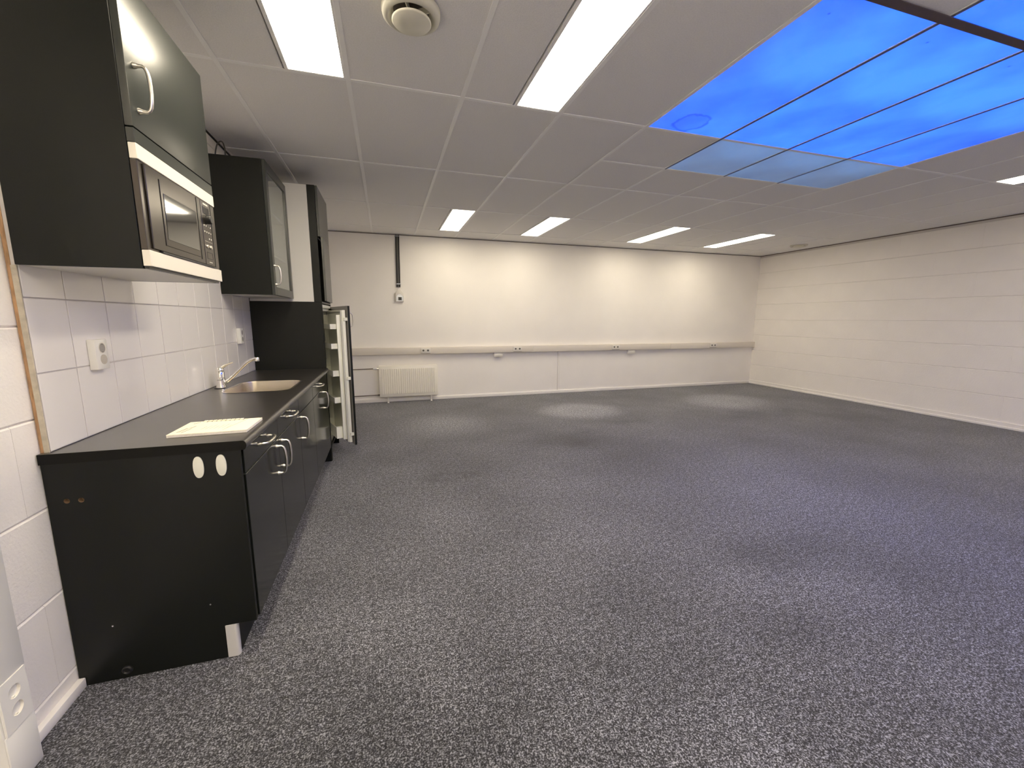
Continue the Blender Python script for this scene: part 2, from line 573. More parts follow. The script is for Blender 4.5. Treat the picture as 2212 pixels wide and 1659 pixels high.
# dark shadow gap where walls meet the ceiling
for nm, bx in (('trim_1', (XL, XL + 0.006, YB, YF, HC - 0.012, HC)), ('trim_2', (XL, XR, YF - 0.005, YF, HC - 0.010, HC)), ('trim_3', (XR - 0.006, XR, YB, YF, HC - 0.012, HC))):
    tag(MB().box(*bx).build(nm, M_DARKGAP if nm == 'trim_1' else M_SOFTGAP, smooth=False), 'thin dark shadow gap under the ceiling', kind='structure')

# ------------------------------------------------------------------ ceiling
TT = 0.016
SX0, SX1, SY0, SY1 = L(4), L(8), -1.08, 3.12          # skylight shaft
zs0, zs1 = HC + 0.055, HC + 0.10
slab = MB()
slab.box(XL - 0.14, SX0, YB - 0.14, YF + 0.14, zs0, zs1)
slab.box(SX1, XR + 0.14, YB - 0.14, YF + 0.14, zs0, zs1)
slab.box(SX0, SX1, YB - 0.14, SY0, zs0, zs1)
slab.box(SX0, SX1, SY1, YF + 0.14, zs0, zs1)
CE = slab.build('ceiling', M_SLAB, smooth=False, origin=(0, 0, HC))
tag(CE, 'suspended grid ceiling with grey mineral tiles', kind='structure')
lamps = []      # (cell index, half 0 left / 1 right, row y0)
for i, h in ((0, 1), (2, 1), (10, 0)):
    lamps.append((i, h, 1.32))
for i, h in ((2, 1), (4, 1), (7, 1), (10, 0)):
    lamps.append((i, h, 4.92))
for i, h in ((0, 1), (2, 1), (10, 0)):
    lamps.append((i, h, -1.08))
lampset = {(i, round(y, 2)): h for i, h, y in lamps}
tile_cache = {}
def ctile(x0, x1, y0, y1):
    g = 0.0008
    x0, x1 = max(x0, XL + 0.002), min(x1, XR - 0.002)
    y0, y1 = max(y0, YB + 0.002), min(y1, YF - 0.002)
    if x1 - x0 < 0.03 or y1 - y0 < 0.03:
        return
    key = (round(x1 - x0, 3), round(y1 - y0, 3))
    loc = ((x0 + x1) / 2, (y0 + y1) / 2, HC + 0.004 + random.uniform(0, 0.001))
    if key not in tile_cache:
        w, d = (x1 - x0) / 2 - 0.004, (y1 - y0) / 2 - 0.004
        o = MB().box(-w, w, -d, d, 0, TT, bev=0.002).build('ceiling_tile', M_CEIL, None, origin=(0, 0, 0))
        o.location = loc
        set_parent(o, CE)
        tile_cache[key] = o
    else:
        inst(tile_cache[key], loc, CE)
BW = 0.012
def bar(x0, x1, y0, y1, z=HC):
    MB().box(x0, x1, y0, y1, z, z + 0.004, bev=0.0008).box((x0 + x1) / 2 - (0.001 if x1 - x0 < 0.1 else (x1 - x0) / 2), (x0 + x1) / 2 + (0.001 if x1 - x0 < 0.1 else (x1 - x0) / 2),
        (y0 + y1) / 2 - (0.001 if y1 - y0 < 0.1 else (y1 - y0) / 2), (y0 + y1) / 2 + (0.001 if y1 - y0 < 0.1 else (y1 - y0) / 2), z + 0.004, z + 0.03).build('ceiling_bar', M_BAR, CE)
def is_sky(i, y):
    if y in (1.32,) and 4 <= i <= 7: return True
    if y in (0.12, -1.08) and 5 <= i <= 7: return True
    return False
for i in range(-1, 14):
    x0, x1 = L(i), L(i + 1)
    if x1 > XL and x0 < XR and i >= 0:
        bar(x0 - BW, x0 + BW, YB, YF)
    ys = [YB - 1] + ROWS + [YF + 1]
    for y0, y1 in zip(ys, ys[1:]):
        if x0 > XR - 0.05:
            continue
        h = lampset.get((i, round(y0, 2)))
        if h is not None:
            if h == 1: ctile(x0, x0 + 0.3, y0, y1)
            else: ctile(x0 + 0.3, x1, y0, y1)
            continue
        if is_sky(i, y0):
            continue
        if y0 == 2.52 and 4 <= i <= 7:
            if i == 4: ctile(x0, x1, y0, y0 + 0.6)
            ctile(x0, x1, y0 + 0.6, y1)
            continue
        if i == 4 and y0 == 2.52:
            continue
        ctile(x0, x1, y0, y1)
for y in ROWS:                       # cross bars, one per cell
    for i in range(-1, 14):
        xa, xb = max(L(i) + BW, XL), min(L(i + 1) - BW, XR)
        if xb - xa < 0.02: continue
        bar(xa, xb, y - BW, y + BW, HC + 0.0002)
for i in range(4, 8):
    bar(L(i) + BW, L(i + 1) - BW, 3.12 - BW, 3.12 + BW, HC + 0.0002)

# perimeter angle
MB().box(XL, XL + 0.02, YB, YF, HC + 0.0003, HC + 0.002).build('edge_angle', M_BAR, CE, smooth=False)
MB().box(XL, XR, YF - 0.02, YF, HC + 0.0003, HC + 0.002).build('edge_angle', M_BAR, CE, smooth=False)
MB().box(XR - 0.02, XR, YB, YF, HC + 0.0003, HC + 0.002).build('edge_angle', M_BAR, CE, smooth=False)

# ------------------------------------------------------------------ skylight
SK = bpy.data.objects.new('window_1', None)
COL.objects.link(SK)
SK.location = (L(6), 1.3, HC)
tag(SK, 'blue-lit rooflight of milky acrylic sheets set in the ceiling grid', kind='structure')
def sheet(x0, x1, y0, y1, m_, nm='acrylic_sheet'):
    MB().box(x0 + 0.003, x1 - 0.003, y0 + 0.003, y1 - 0.003, HC + 0.0045, HC + 0.0075, bev=0.001).build(nm, m_, SK)
for i in range(4, 8):
    sheet(L(i), L(i + 1), 1.32, 2.52, M_ACRYL_STAIN if i == 4 else M_ACRYL)
for i in range(5, 8):
    for ya in (-1.08, 0.12):
        sheet(L(i), L(i + 1), ya, ya + 1.2, M_ACRYL)
    sheet(L(i), L(i + 1), 2.52, 3.12, M_ACRYL_PALE)
for i in range(5, 8):
    MB().box(L(i) - 0.008, L(i) + 0.008, -1.08, 3.12, HC - 0.0012, HC - 0.0002, bev=0.0003).build('glazing_bar', M_DIVIDER, SK)
MB().box(L(4) - 0.01, L(8) + 0.01, 1.295, 1.335, HC - 0.004, HC - 0.0002, bev=0.001).build('cross_beam', M_DARKBEAM, SK)
# shaft: walls up to a roof opening over all the sheets
ZT = HC + 0.62
sh = MB()
t = 0.03
sh.box(SX0 - t, SX0, SY0 - t, SY1 + t, HC + 0.05, ZT)
sh.box(SX1, SX1 + t, SY0 - t, SY1 + t, HC + 0.05, ZT)
sh.box(SX0, SX1, SY0 - t, SY0, HC + 0.05, ZT)
sh.box(SX0, SX1, SY1, SY1 + t, HC + 0.05, ZT)
sh.build('shaft_lining', M_SHAFT, SK, smooth=False)

# ------------------------------------------------------------------ ceiling lamps
lamp_labels = {
    (0, 1.32): 'lit recessed ceiling lamp overhead, nearest to the black wall cupboards',
    (2, 1.32): 'lit recessed ceiling lamp overhead, between the round air valve and the blue rooflight',
    (10, 1.32): 'lit recessed ceiling lamp between blue rooflight and right wall, cut by the picture edge',
    (2, 4.92): 'lit recessed lamp by the far wall, leftmost of its four, above the radiator side',
    (4, 4.92): 'lit recessed lamp by the far wall, second from the left of four',
    (7, 4.92): 'lit recessed lamp by the far wall, third from the left of four',
    (10, 4.92): 'lit recessed lamp by the far wall, rightmost of four, nearest the room corner',
    (0, -1.08): 'lit recessed lamp above and behind the camera by the left wall',
    (2, -1.08): 'lit recessed lamp above and behind the camera, second from the left wall',
    (10, -1.08): 'lit recessed lamp behind the camera by the right wall'}
lamp0 = None
for i, h, y0 in lamps:
    xa = L(i) + (0.3 if h else 0.0)
    if lamp0 is None:
        lamp0 = thing('ceiling_lamp', (xa + 0.15, y0 + 0.6, HC), lamp_labels[(i, y0)], 'lamp', 'recessed ceiling lamps')
        f = MB()
        X0, X1, Y0, Y1 = xa + 0.004, xa + 0.296, y0 + 0.006, y0 + 1.194
        zf = HC + 0.0008
        f.box(X0, X0 + 0.018, Y0, Y1, zf, HC + 0.045, bev=0.001).box(X1 - 0.018, X1, Y0, Y1, zf, HC + 0.045, bev=0.001)
        f.box(X0, X1, Y0, Y0 + 0.012, zf, HC + 0.045, bev=0.001).box(X0, X1, Y1 - 0.012, Y1, zf, HC + 0.045, bev=0.001)
        f.box(X0, X1, Y0, Y1, HC + 0.045, HC + 0.050)
        f.build('frame', M_BAR, lamp0)
        MB().box(X0 + 0.018, X1 - 0.018, Y0 + 0.012, Y1 - 0.012, HC + 0.003, HC + 0.007).build('diffuser', M_LAMP, lamp0, smooth=False)
        base = (xa, y0)
    else:
        c_ = dup(lamp0, (xa - base[0], y0 - base[1], 0), lamp_labels[(i, y0)], 'recessed ceiling lamps')
        if y0 > 4 or i == 10:
            for ch in c_.children:
                if ch.name.startswith('diffuser'):
                    if 'dimmed' not in MATS:
                        MATS['dimmed'] = ch.data.copy()
                        MATS['dimmed'].materials[0] = M_LAMP_DIM
                    ch.data = MATS['dimmed']

# ------------------------------------------------------------------ ceiling air valves
av = thing('air_valve', (0.150, 1.915, HC), 'round white ceiling air valve with dark ring gap, between the two large lamps', 'air valve')
mt_ = Matrix.Translation((0.150, 1.915, HC))
MB().lathe([(0.070, -0.004), (0.088, -0.030), (0.098, -0.034), (0.112, -0.026), (0.1165, -0.012), (0.1165, 0.0), (0.104, 0.0), (0.094, -0.020), (0.080, -0.012)], 48, mt_, cap=False).build('rim', M_VENT, av, angle=60)
MB().lathe([(0.0, -0.001), (0.09, -0.001), (0.09, -0.004), (0.0, -0.004)], 40, mt_).build('throat', M_VENTDARK, av)
MB().lathe([(0.0, -0.056), (0.074, -0.054), (0.0775, -0.050), (0.0775, -0.046), (0.060, -0.036), (0.030, -0.020), (0.0, -0.018)], 48, Matrix.Translation((0.150, 1.905, HC))).build('disc', M_VENT, av, angle=60)
for a in (1.3, 1.9, 4.4, 5.6):
    MB().box(0.03, 0.092, -0.002, 0.002, -0.030, -0.004, mtx=mt_ @ Matrix.Rotation(a, 4, 'Z')).build('spoke', M_VENT, av)
dup_av = thing('air_valve', (6.68, 5.48, HC), 'small round air valve in the ceiling near the far right corner', 'air valve')
mt2 = Matrix.Translation((6.68, 5.48, HC))
MB().lathe([(0.10, -0.0005), (0.118, -0.016), (0.125, -0.010), (0.125, 0.0)], 40, mt2, cap=False).build('rim', M_VENT, dup_av, angle=60)
MB().lathe([(0.0, -0.001), (0.112, -0.001), (0.112, -0.002), (0.0, -0.002)], 40, mt2).build('throat', M_VENTDARK, dup_av)
MB().lathe([(0.0, -0.018), (0.083, -0.017), (0.087, -0.013), (0.06, -0.004), (0.0, -0.003)], 40, mt2).build('disc', M_VENT, dup_av, angle=60)

# ------------------------------------------------------------------ kitchen: splashback tiles
TX = -1.065
BSK = thing('splashback', (TX - 0.01, 2.79, H - 0.437), 'white tiled splashback between black worktop and wall cupboards', 'splashback')
MB().box(XL + 0.002, -1.078, 1.668, 3.912, H - 0.437, H + 0.40).build('backing_board', M_WOOD, BSK, smooth=False)
MB().box(-1.078, -1.0672, 1.670, 3.912, H - 0.437, H + 0.40).build('grout', M_GROUT, BSK, smooth=False)
MB().box(-1.0785, -1.0635, 1.6655, 1.6695, H - 0.437, H + 0.1545, bev=0.0008).build('edge_strip', M_PLYEDGE, BSK)
ty = [1.672, 1.850, 2.062, 2.265, 2.470, 2.677, 2.887, 3.100, 3.305, 3.520, 3.722, 3.912]
tz = [H - 0.437, H - 0.180, H + 0.058, H + 0.30, H + 0.40]
tc_ = {}
for a, b in zip(ty, ty[1:]):
    for c, d in zip(tz, tz[1:]):
        w, hh = round(b - a, 3), round(d - c, 3)
        loc = (-1.0672, (a + b) / 2, c)
        tilt = (0, random.uniform(-0.0015, 0.0015), random.uniform(-0.0025, 0.0025))
        if (w, hh) not in tc_:
            o = MB().box(0, 0.0035, -w / 2 + 0.0021, w / 2 - 0.0021, 0.0021, hh - 0.0021, bev=0.0010).build('tile', M_TILE, None, origin=(0, 0, 0))
            o.location = loc
            set_parent(o, BSK)
            tc_[(w, hh)] = o
        else:
            o = inst(tc_[(w, hh)], loc, BSK)
        o.rotation_euler = tilt

# ------------------------------------------------------------------ bow handle
def handle(parent, x, y, z, axis, length=0.132, out=0.036, material=None, name='handle', sgn=1):
    """posts on the face at x, bar standing out by `out`; axis 'y' or 'z'"""
    a = Vector((0, 1, 0)) if axis == 'y' else Vector((0, 0, 1))
    c = Vector((x, y, z))
    n_ = Vector((sgn, 0, 0))
    h = length / 2
    mb = MB()
    pts = [c - a * h, c - a * h + n_ * 0.012, c - a * h + n_ * (out - 0.008), c - a * (h - 0.020) + n_ * out * 1.02, c + n_ * (out + 0.004), c + a * (h - 0.020) + n_ * out * 1.02, c + a * h + n_ * (out - 0.008), c + a * h + n_ * 0.012, c + a * h]
    mb.tube(pts, [0.0085, 0.0060, 0.0048, 0.0056, 0.0060, 0.0056, 0.0048, 0.0060, 0.0085], 14, 1)
    for s in (-1, 1):
        mb.lathe([(0.0, 0.0), (0.0095, 0.0), (0.0095, 0.003), (0.006, 0.012), (0.0, 0.014)], 16, Matrix.Translation(c + a * h * s) @ (TO_X if sgn > 0 else TO_X.inverted()))
    return mb.build(name, material or M_SATIN, parent)

# ------------------------------------------------------------------ base cabinets
XF, XC = -0.522, -0.542          # door face, carcass front
ZTOP, ZB = H - 0.4715, H - 1.157 # underside of worktop, bottom of doors
ZG = H - 0.574                   # gap between drawers and doors
def base_cabinet(y0, y1, fronts, doors, label, near_panel=False, filler=None, low=(0, 0)):
    b = thing('base_cabinet', ((-1.07 + XC) / 2, (y0 + y1) / 2, 0), label, 'cabinet', 'black base cabinets under the worktop')
    c = MB()
    ys = y0 + (0.018 if near_panel else 0)
    c.box(-1.085, XC, ys, ys + 0.016, ZB, ZTOP - 0.001 - low[0]).box(-1.085, XC, y1 - 0.016, y1 - 0.0005, ZB, ZTOP - 0.001 - low[1])
    c.box(-1.085, XC, ys + 0.016, y1 - 0.016, ZB, ZB + 0.016).box(-1.085, -1.079, ys + 0.016, y1 - 0.016, ZB + 0.016, ZTOP - 0.001)
    c.build('carcass', M_CAB, b, smooth=False)
    MB().box(-0.612, -0.596, ys, y1 - 0.0005, 0.001, ZB - 0.001).build('plinth', M_CAB, b, smooth=False)
    for k, (a, d, hd) in enumerate(fronts):
        nm = 'drawer' if hd else 'blind_front'
        f = MB().box(XC + 0.001, XF, a + 0.0015, d - 0.0015, ZG + 0.003, ZTOP - 0.004, bev=0.0012).build(nm, M_CABGLOSS, b)
        if hd: handle(f, XF, (a + d) / 2, H - 0.512, 'y')
    for a, d, hy in doors:
        if near_panel:
            MB().box(XC + 0.001, XF + 0.0004, a + 0.002, d - 0.002, ZG - 0.0019, ZG - 0.0002).build('edge_strip', M_SATIN, b, smooth=False)  # bright strip added for the lit line along the door's top edge
        f = MB().box(XC + 0.001, XF, a + 0.0015, d - 0.0015, ZB + 0.001, ZG - 0.002, bev=0.0012).build('door', M_CABGLOSS, b)
        handle(f, XF, hy, H - 0.668, 'z')
    if filler:
        MB().box(XC + 0.001, XF - 0.001, filler[0] + 0.0015, filler[1], ZB + 0.001, ZTOP - 0.004, bev=0.0012).build('filler_panel', M_CABGLOSS, b)
    return b
c1 = base_cabinet(1.660, 2.673, [(1.680, 2.170, True), (2.170, 2.673, True)], [(1.680, 2.170, 2.118), (2.170, 2.673, 2.222)],
                  'nearest black base cabinet with two drawers, two doors and a bare black end panel', near_panel=True)
# end panel with plinth notch and drilled holes
def panel_with_holes():
    b = bmesh.new()
    out = [(-1.087, 0.001), (-0.632, 0.001), (-0.632, ZB), (-0.527, ZB), (-0.527, ZTOP), (-1.087, ZTOP)]
    holes = [(-1.036, H - 0.603, 0.0085), (-0.998, H - 0.604, 0.0085)]
    def loop(pts, y):
        return [b.verts.new((x, y, z)) for x, z in pts]
    faces_ok = []
    circ = [[(cx + r * math.cos(2 * math.pi * k / 20), cz + r * math.sin(2 * math.pi * k / 20)) for k in range(20)] for cx, cz, r in holes]
    for y in (1.6555, 1.6735):
        ls = [loop(out, y)] + [loop(c, y) for c in circ]
        edges = []
        for lp in ls:
            for i in range(len(lp)):
                edges.append(b.edges.new((lp[i], lp[(i + 1) % len(lp)])))
        bmesh.ops.triangle_fill(b, use_beauty=True, edges=edges)
        faces_ok.append(ls)
    for A, B in zip(*faces_ok):
        for i in range(len(A)):
            j = (i + 1) % len(A)
            b.faces.new((A[i], A[j], B[j], B[i]))
    bmesh.ops.recalc_face_normals(b, faces=b.faces[:])
    m_ = MB()
    m_._merge(b)
    return m_.build('end_panel', M_CAB, c1, smooth=False)
panel_with_holes()
for cx, cz in ((-1.036, H - 0.603), (-0.998, H - 0.604)):
    MB().lathe([(0.0085, -0.0165), (0.0085, -0.001), (0.0078, -0.001), (0.0078, -0.0165), (0.0, -0.0165)], 20, face_ny(cx, 1.6555, cz), cap=False).build('drilled_hole', M_CHIP, c1)
for cx, cz in ((-0.6565, H - 0.5245), (-0.5865, H - 0.5235)):
    pts = []
    for k in range(32):
        a = 2 * math.pi * k / 32
        pts.append((0.0165 * math.copysign(abs(math.cos(a)) ** 0.85, math.cos(a)), 0.0395 * math.copysign(abs(math.sin(a)) ** 0.9, math.sin(a))))
    tag(MB().prism(pts, 0.0, 0.005, face_ny(cx, 1.6555, cz), bev=0.0016, seg=2).build('oval_cover', M_OVAL, c1), 'off-white oval cover cap')
# plinth end cap (quarter-rounded grey strip)
pts = [(-0.634, 1.6545), (-0.604, 1.6545)] + [(-0.604 + 0.010 * math.sin(a), 1.6645 - 0.010 * math.cos(a)) for a in (0.4, 0.8, 1.2, 1.57)] + [(-0.594, 1.674), (-0.634, 1.674)]
tag(MB().prism(pts, 0.0, ZB - 0.001, bev=0.0008).build('plinth_cap', M_ALU, c1), 'pale grey plinth end cap')
MB().lathe([(0.0, 0.0), (0.016, 0.0), (0.016, 0.006), (0.012, 0.009), (0.008, 0.006), (0.0, 0.006)], 24, face_ny(-0.947, 1.6555, 0.034)).build('cable_grommet', M_BLACK, c1)
# tiny screws on the panel
for cx, cz in ((-0.672, H - 1.06), (-0.97, H - 1.08)):
    MB().lathe([(0.0, 0.0), (0.003, 0.0), (0.003, 0.001), (0.0, 0.0015)], 10, face_ny(cx, 1.6555, cz)).build('screw', M_CHROME, c1)
base_cabinet(2.675, 3.172, [(2.675, 3.172, False)], [(2.675, 3.172, 2.722)], 'black base cabinet under the sink with a handleless blind front', low=(0, 0.15))
base_cabinet(3.174, 3.912, [(3.174, 3.674, True)], [(3.174, 3.674, 3.63)], 'farthest black base cabinet, one drawer, beside the open fridge door', filler=(3.674, 3.912), low=(0.15, 0))

# ------------------------------------------------------------------ worktop with sink cut-out
def rrect(x0, x1, y0, y1, r, k=7):
    pts = []
    for cx, cy, a0 in ((x1 - r, y1 - r, 0), (x0 + r, y1 - r, 90), (x0 + r, y0 + r, 180), (x1 - r, y0 + r, 270)):
        for i in range(k + 1):
            a = math.radians(a0 + 90 * i / k)
            pts.append((cx + r * math.cos(a), cy + r * math.sin(a)))
    return pts
WT = thing('worktop', (-0.79, 2.78, ZTOP), 'long black laminate worktop with rounded front edge over the base cabinets', 'worktop')
ZW = H - 0.437
SKX0, SKX1, SKY0, SKY1 = -0.945, -0.585, 2.745, 3.205
def worktop():
    b = bmesh.new()
    xo0, xo1, y0, y1 = -1.086, -0.520, 1.648, 3.913
    out = [(xo0, y0), (xo1, y0), (xo1, y1), (xo0, y1)]
    hole = rrect(SKX0, SKX1, SKY0, SKY1, 0.075)
    L2 = []
    for z in (ZTOP, ZW):
        ls = [[b.verts.new((x, y, z)) for x, y in lp] for lp in (out, hole)]
        edges = [b.edges.new((lp[i], lp[(i + 1) % len(lp)])) for lp in ls for i in range(len(lp))]
        bmesh.ops.triangle_fill(b, use_beauty=True, edges=edges)
        L2.append(ls)
    for A, B in zip(*L2):
        for i in range(len(A)):
            j = (i + 1) % len(A)
            b.faces.new((A[i], A[j], B[j], B[i]))
    bmesh.ops.recalc_face_normals(b, faces=b.faces[:])
    return b
mb = MB()
mb._merge(worktop())
mb.build('top', M_WTOP, WT, angle=20)
# post-formed nosing
zc = (ZTOP + ZW) / 2
hh = (ZW - ZTOP) / 2
prof = [(0.0, -hh)] + [(0.006 + 0.014 * math.cos(a) ** 0.8, hh * math.sin(a)) for a in [math.radians(-88 + 176 * k / 14) for k in range(15)]] + [(0.0, hh)]
nm_ = Matrix(((1, 0, 0, -0.5205), (0, 0, 1, 0), (0, 1, 0, zc), (0, 0, 0, 1)))
MB().prism(prof, 1.648, 3.913, nm_).build('rounded_nosing', M_WTOP, WT, angle=30)

eb = MB().box(-1.086, -0.5206, 1.6462, 1.6478, ZTOP, ZW - 0.0004)
eb.prism(prof, 1.6462, 1.6478, nm_)
tag(eb.build('end_band', mat('matt_black_edge_band', (0.006, 0.006, 0.005), 0.7, spec=0.2), WT, smooth=False), 'matt black end edge')
# ------------------------------------------------------------------ sink
SI = thing('sink', ((SKX0 + SKX1) / 2, (SKY0 + SKY1) / 2, ZW - 0.16), 'stainless steel sink bowl let into the black worktop', 'sink')
def bowl():
    b = bmesh.new()
    rings = []
    spec = [(0.012, 0.087, 0.0016), (0.004, 0.079, 0.0028), (-0.002, 0.074, 0.0016), (-0.004, 0.072, -0.006), (-0.006, 0.070, -0.10), (-0.012, 0.064, -0.135), (-0.035, 0.045, -0.152), (-0.09, 0.03, -0.156)]
    for g, r, z in spec:
        rings.append([b.verts.new((x, y, ZW + z)) for x, y in rrect(SKX0 - g, SKX1 + g, SKY0 - g, SKY1 + g, max(r, 0.01))])
    for A, B in zip(rings, rings[1:]):
        for i in range(len(A)):
            j = (i + 1) % len(A)
            b.faces.new((A[i], A[j], B[j], B[i]))
    b.faces.new(rings[-1])
    bmesh.ops.recalc_face_normals(b, faces=b.faces[:])
    for f in b.faces:
        pass
    return b
mb = MB()
mb._merge(bowl())
mb.build('bowl', M_STEEL, SI, angle=50, keep=True)
MB().lathe([(0.0, 0.0), (0.012, 0.0), (0.018, 0.003), (0.040, 0.003), (0.043, 0.0)], 32, Matrix.Translation(((SKX0 + SKX1) / 2, (SKY0 + SKY1) / 2, ZW - 0.156))).build('drain', M_CHROME, SI)

# ------------------------------------------------------------------ faucet
fx, fy = -1.002, 2.955
FA = thing('faucet', (fx, fy, ZW), 'chrome single-lever kitchen faucet behind the sink', 'faucet')
MB().lathe([(0.0, 0.0), (0.029, 0.0), (0.029, 0.004), (0.0, 0.004)], 32, Matrix.Translation((fx - 0.004, fy - 0.012, ZW))).build('base_gasket', M_BLACK, FA)
MB().lathe([(0.026, 0.003), (0.026, 0.010), (0.0235, 0.016), (0.023, 0.052), (0.0245, 0.054), (0.0245, 0.060), (0.023, 0.062), (0.0235, 0.100), (0.021, 0.104), (0.0, 0.104)], 36, Matrix.Translation((fx, fy, ZW))).build('body', M_CHROME, FA)
lv = MB().lathe([(0.0225, 0.0), (0.0235, 0.006), (0.022, 0.016), (0.014, 0.025), (0.0, 0.028)], 36, Matrix.Translation((fx, fy, ZW + 0.105)))
lv.tube([(fx - 0.004, fy, ZW + 0.118), (fx + 0.020, fy + 0.004, ZW + 0.134), (fx + 0.045, fy + 0.010, ZW + 0.150), (fx + 0.072, fy + 0.016, ZW + 0.158)], [0.013, 0.011, 0.008, 0.004], 14, 2, flat=0.7)
lv.build('lever', M_CHROME, FA)
MB().tube([(fx + 0.016, fy + 0.004, ZW + 0.030), (fx + 0.050, fy + 0.004, ZW + 0.052), (fx + 0.115, fy + 0.003, ZW + 0.120), (fx + 0.165, fy - 0.002, ZW + 0.168), (fx + 0.205, fy - 0.004, ZW + 0.182)], [0.011, 0.010, 0.009, 0.009, 0.009], 16, 2).build('spout', M_CHROME, FA)
MB().lathe([(0.0, 0.0), (0.0115, 0.0), (0.012, 0.004), (0.012, 0.020), (0.010, 0.024), (0.0, 0.024)], 20, Matrix.Translation((fx + 0.212, fy - 0.004, ZW + 0.164))).build('aerator', M_CHROME, FA)

# ------------------------------------------------------------------ paper pad on the worktop
PD = thing('paper_pad', (-0.655, 1.86, ZW), 'cream paper pad with thumb tabs lying on the near end of the worktop', 'paper pad')
q = [(-0.784, 1.752), (-0.530, 1.762), (-0.527, 1.965), (-0.783, 1.952)]
MB().prism(q, ZW + 0.0005, ZW + 0.0105, bev=0.0008).build('page_block', M_PAPERSIDE, PD)
MB().prism(q, ZW + 0.0106, ZW + 0.0118).build('top_sheet', M_PAPER, PD, smooth=False)
def P2(u, v):
    a = Vector(q[0]).lerp(Vector(q[1]), u)
    b = Vector(q[3]).lerp(Vector(q[2]), u)
    return a.lerp(b, v)
ink = None
def line_uv(u0, v0, u1, v1, w):
    a, b = P2(u0, v0), P2(u1, v1)
    d = (b - a).normalized()
    n_ = Vector((-d.y, d.x)) * w / 2
    MB().prism([tuple(a - n_), tuple(b - n_), tuple(b + n_), tuple(a + n_)], ZW + 0.0119, ZW + 0.0122).build('printed_line', M_INK, PD, smooth=False)
line_uv(0.10, 0.80, 0.155, 0.93, 0.0030)
line_uv(0.08, 0.15, 0.12, 0.46, 0.0030)
line_uv(0.11, 0.14, 0.155, 0.52, 0.0016)
line_uv(0.15, 0.10, 0.185, 0.40, 0.0026)
line_uv(0.17, 0.45, 0.19, 0.60, 0.0026)
for k in range(7):
    line_uv(0.34 + k * 0.055, 0.28, 0.36 + k * 0.055, 0.50 + 0.05 * (k % 3), 0.0009)
line_uv(0.66, 0.12, 0.80, 0.96, 0.0012)
for k in range(9):
    u = 0.22 + k * 0.062
    a = P2(u, 0.985)
    MB().box(a.x - 0.0075, a.x + 0.0050, a.y - 0.012, a.y + 0.006, ZW + 0.0122, ZW + 0.0150, bev=0.001).build('index_tab', M_PAPER, PD)
for k in range(9):
    a = P2(0.22 + k * 0.062, 0.985)
    MB().box(a.x + 0.0052, a.x + 0.0092, a.y - 0.016, a.y + 0.003, ZW + 0.0122, ZW + 0.0126).build('tab_slit', M_INK, PD, smooth=False)

# ------------------------------------------------------------------ wall sockets (schuko)
def schuko(parent, mtx, r=0.0195):
    """round recess, local z points out of the plate"""
    MB().lathe([(r + 0.0025, 0.0), (r + 0.0025, 0.0012), (r, 0.0012), (r - 0.002, -0.0005), (0.0, -0.0005)], 28, mtx, cap=False).build('socket_ring', M_SOCK, parent)
    o = MB().lathe([(0.0, 0.0), (r - 0.001, 0.0), (r - 0.001, 0.0008), (0.0, 0.0008)], 28, mtx)
    for s in (-1, 1):
        o.lathe([(0.0, 0.0008), (0.003, 0.0008), (0.003, 0.0012), (0.0, 0.0012)], 10, mtx @ Matrix.Translation((0, s * 0.0095, 0)))
        o.box(-0.003, 0.003, s * (r - 0.004) - 0.0015, s * (r - 0.004) + 0.0015, 0.0008, 0.004, mtx=mtx @ Matrix.Rotation(math.pi / 2, 4, 'Z'))
    return o.build('socket_well', M_SOCKIN, parent)
s1 = thing('wall_socket', (-1.05, 1.95, H - 0.197), 'white double wall socket on the tiles nearest the camera', 'socket')
MB().box(-1.0634, -1.038, 1.915, 1.987, H - 0.197, H - 0.084, bev=0.003, seg=2).build('housing', M_WHITEPL, s1)
schuko(s1, face_x(-1.038, 1.953, H - 0.117), 0.0185)
tag(s1.children[-1], None)
MB().lathe([(0.0, 0.0), (0.0185, 0.0), (0.0185, 0.001), (0.0, 0.0015)], 28, face_x(-1.038, 1.954, H - 0.160)).build('socket_cap', mat('dull_cream_cap', (0.52, 0.48, 0.42), 0.4), s1)  # cap in a darker cream than the other socket plastic
s2 = thing('wall_socket', (-1.05, 3.57, H - 0.195), 'white double wall socket on the tiles behind the faucet', 'socket')
MB().box(-1.0634, -1.038, 3.53, 3.605, H - 0.195, H - 0.080, bev=0.003, seg=2).build('housing', M_WHITEPL, s2)
schuko(s2, face_x(-1.038, 3.568, H - 0.112), 0.018)
schuko(s2, face_x(-1.038, 3.568, H - 0.162), 0.018)

# ------------------------------------------------------------------ microwave cupboard
MY0, MY1, MX = 1.655, 2.262, -0.720
mc = thing('wall_cupboard', (-0.90, (MY0 + MY1) / 2, H + 0.155), 'large black wall cupboard housing the microwave, nearest the camera', 'cupboard')
c = MB()
c.box(-1.060, -0.7425, MY0, MY0 + 0.018, H + 0.155, H + 1.025, bev=0.0012)
c.box(-1.060, -0.7425, MY1 - 0.018, MY1, H + 0.155, H + 1.025, bev=0.0012)
c.box(-1.060, -0.7425, MY0 + 0.018, MY1 - 0.018, H + 1.007, H + 1.025)
c.box(-1.060, -0.7425, MY0 + 0.018, MY1 - 0.018, H + 0.515, H + 0.533)
c.box(-1.060, -1.054, MY0 + 0.018, MY1 - 0.018, H + 0.173, H + 1.007)
c.build('carcass', M_CAB, mc)
tag(MB().box(-1.060, -0.7425, MY0 + 0.018, MY1 - 0.018, H + 0.1552, H + 0.173).build('bottom_panel', M_WHITECAB, mc, smooth=False), 'white melamine underside')
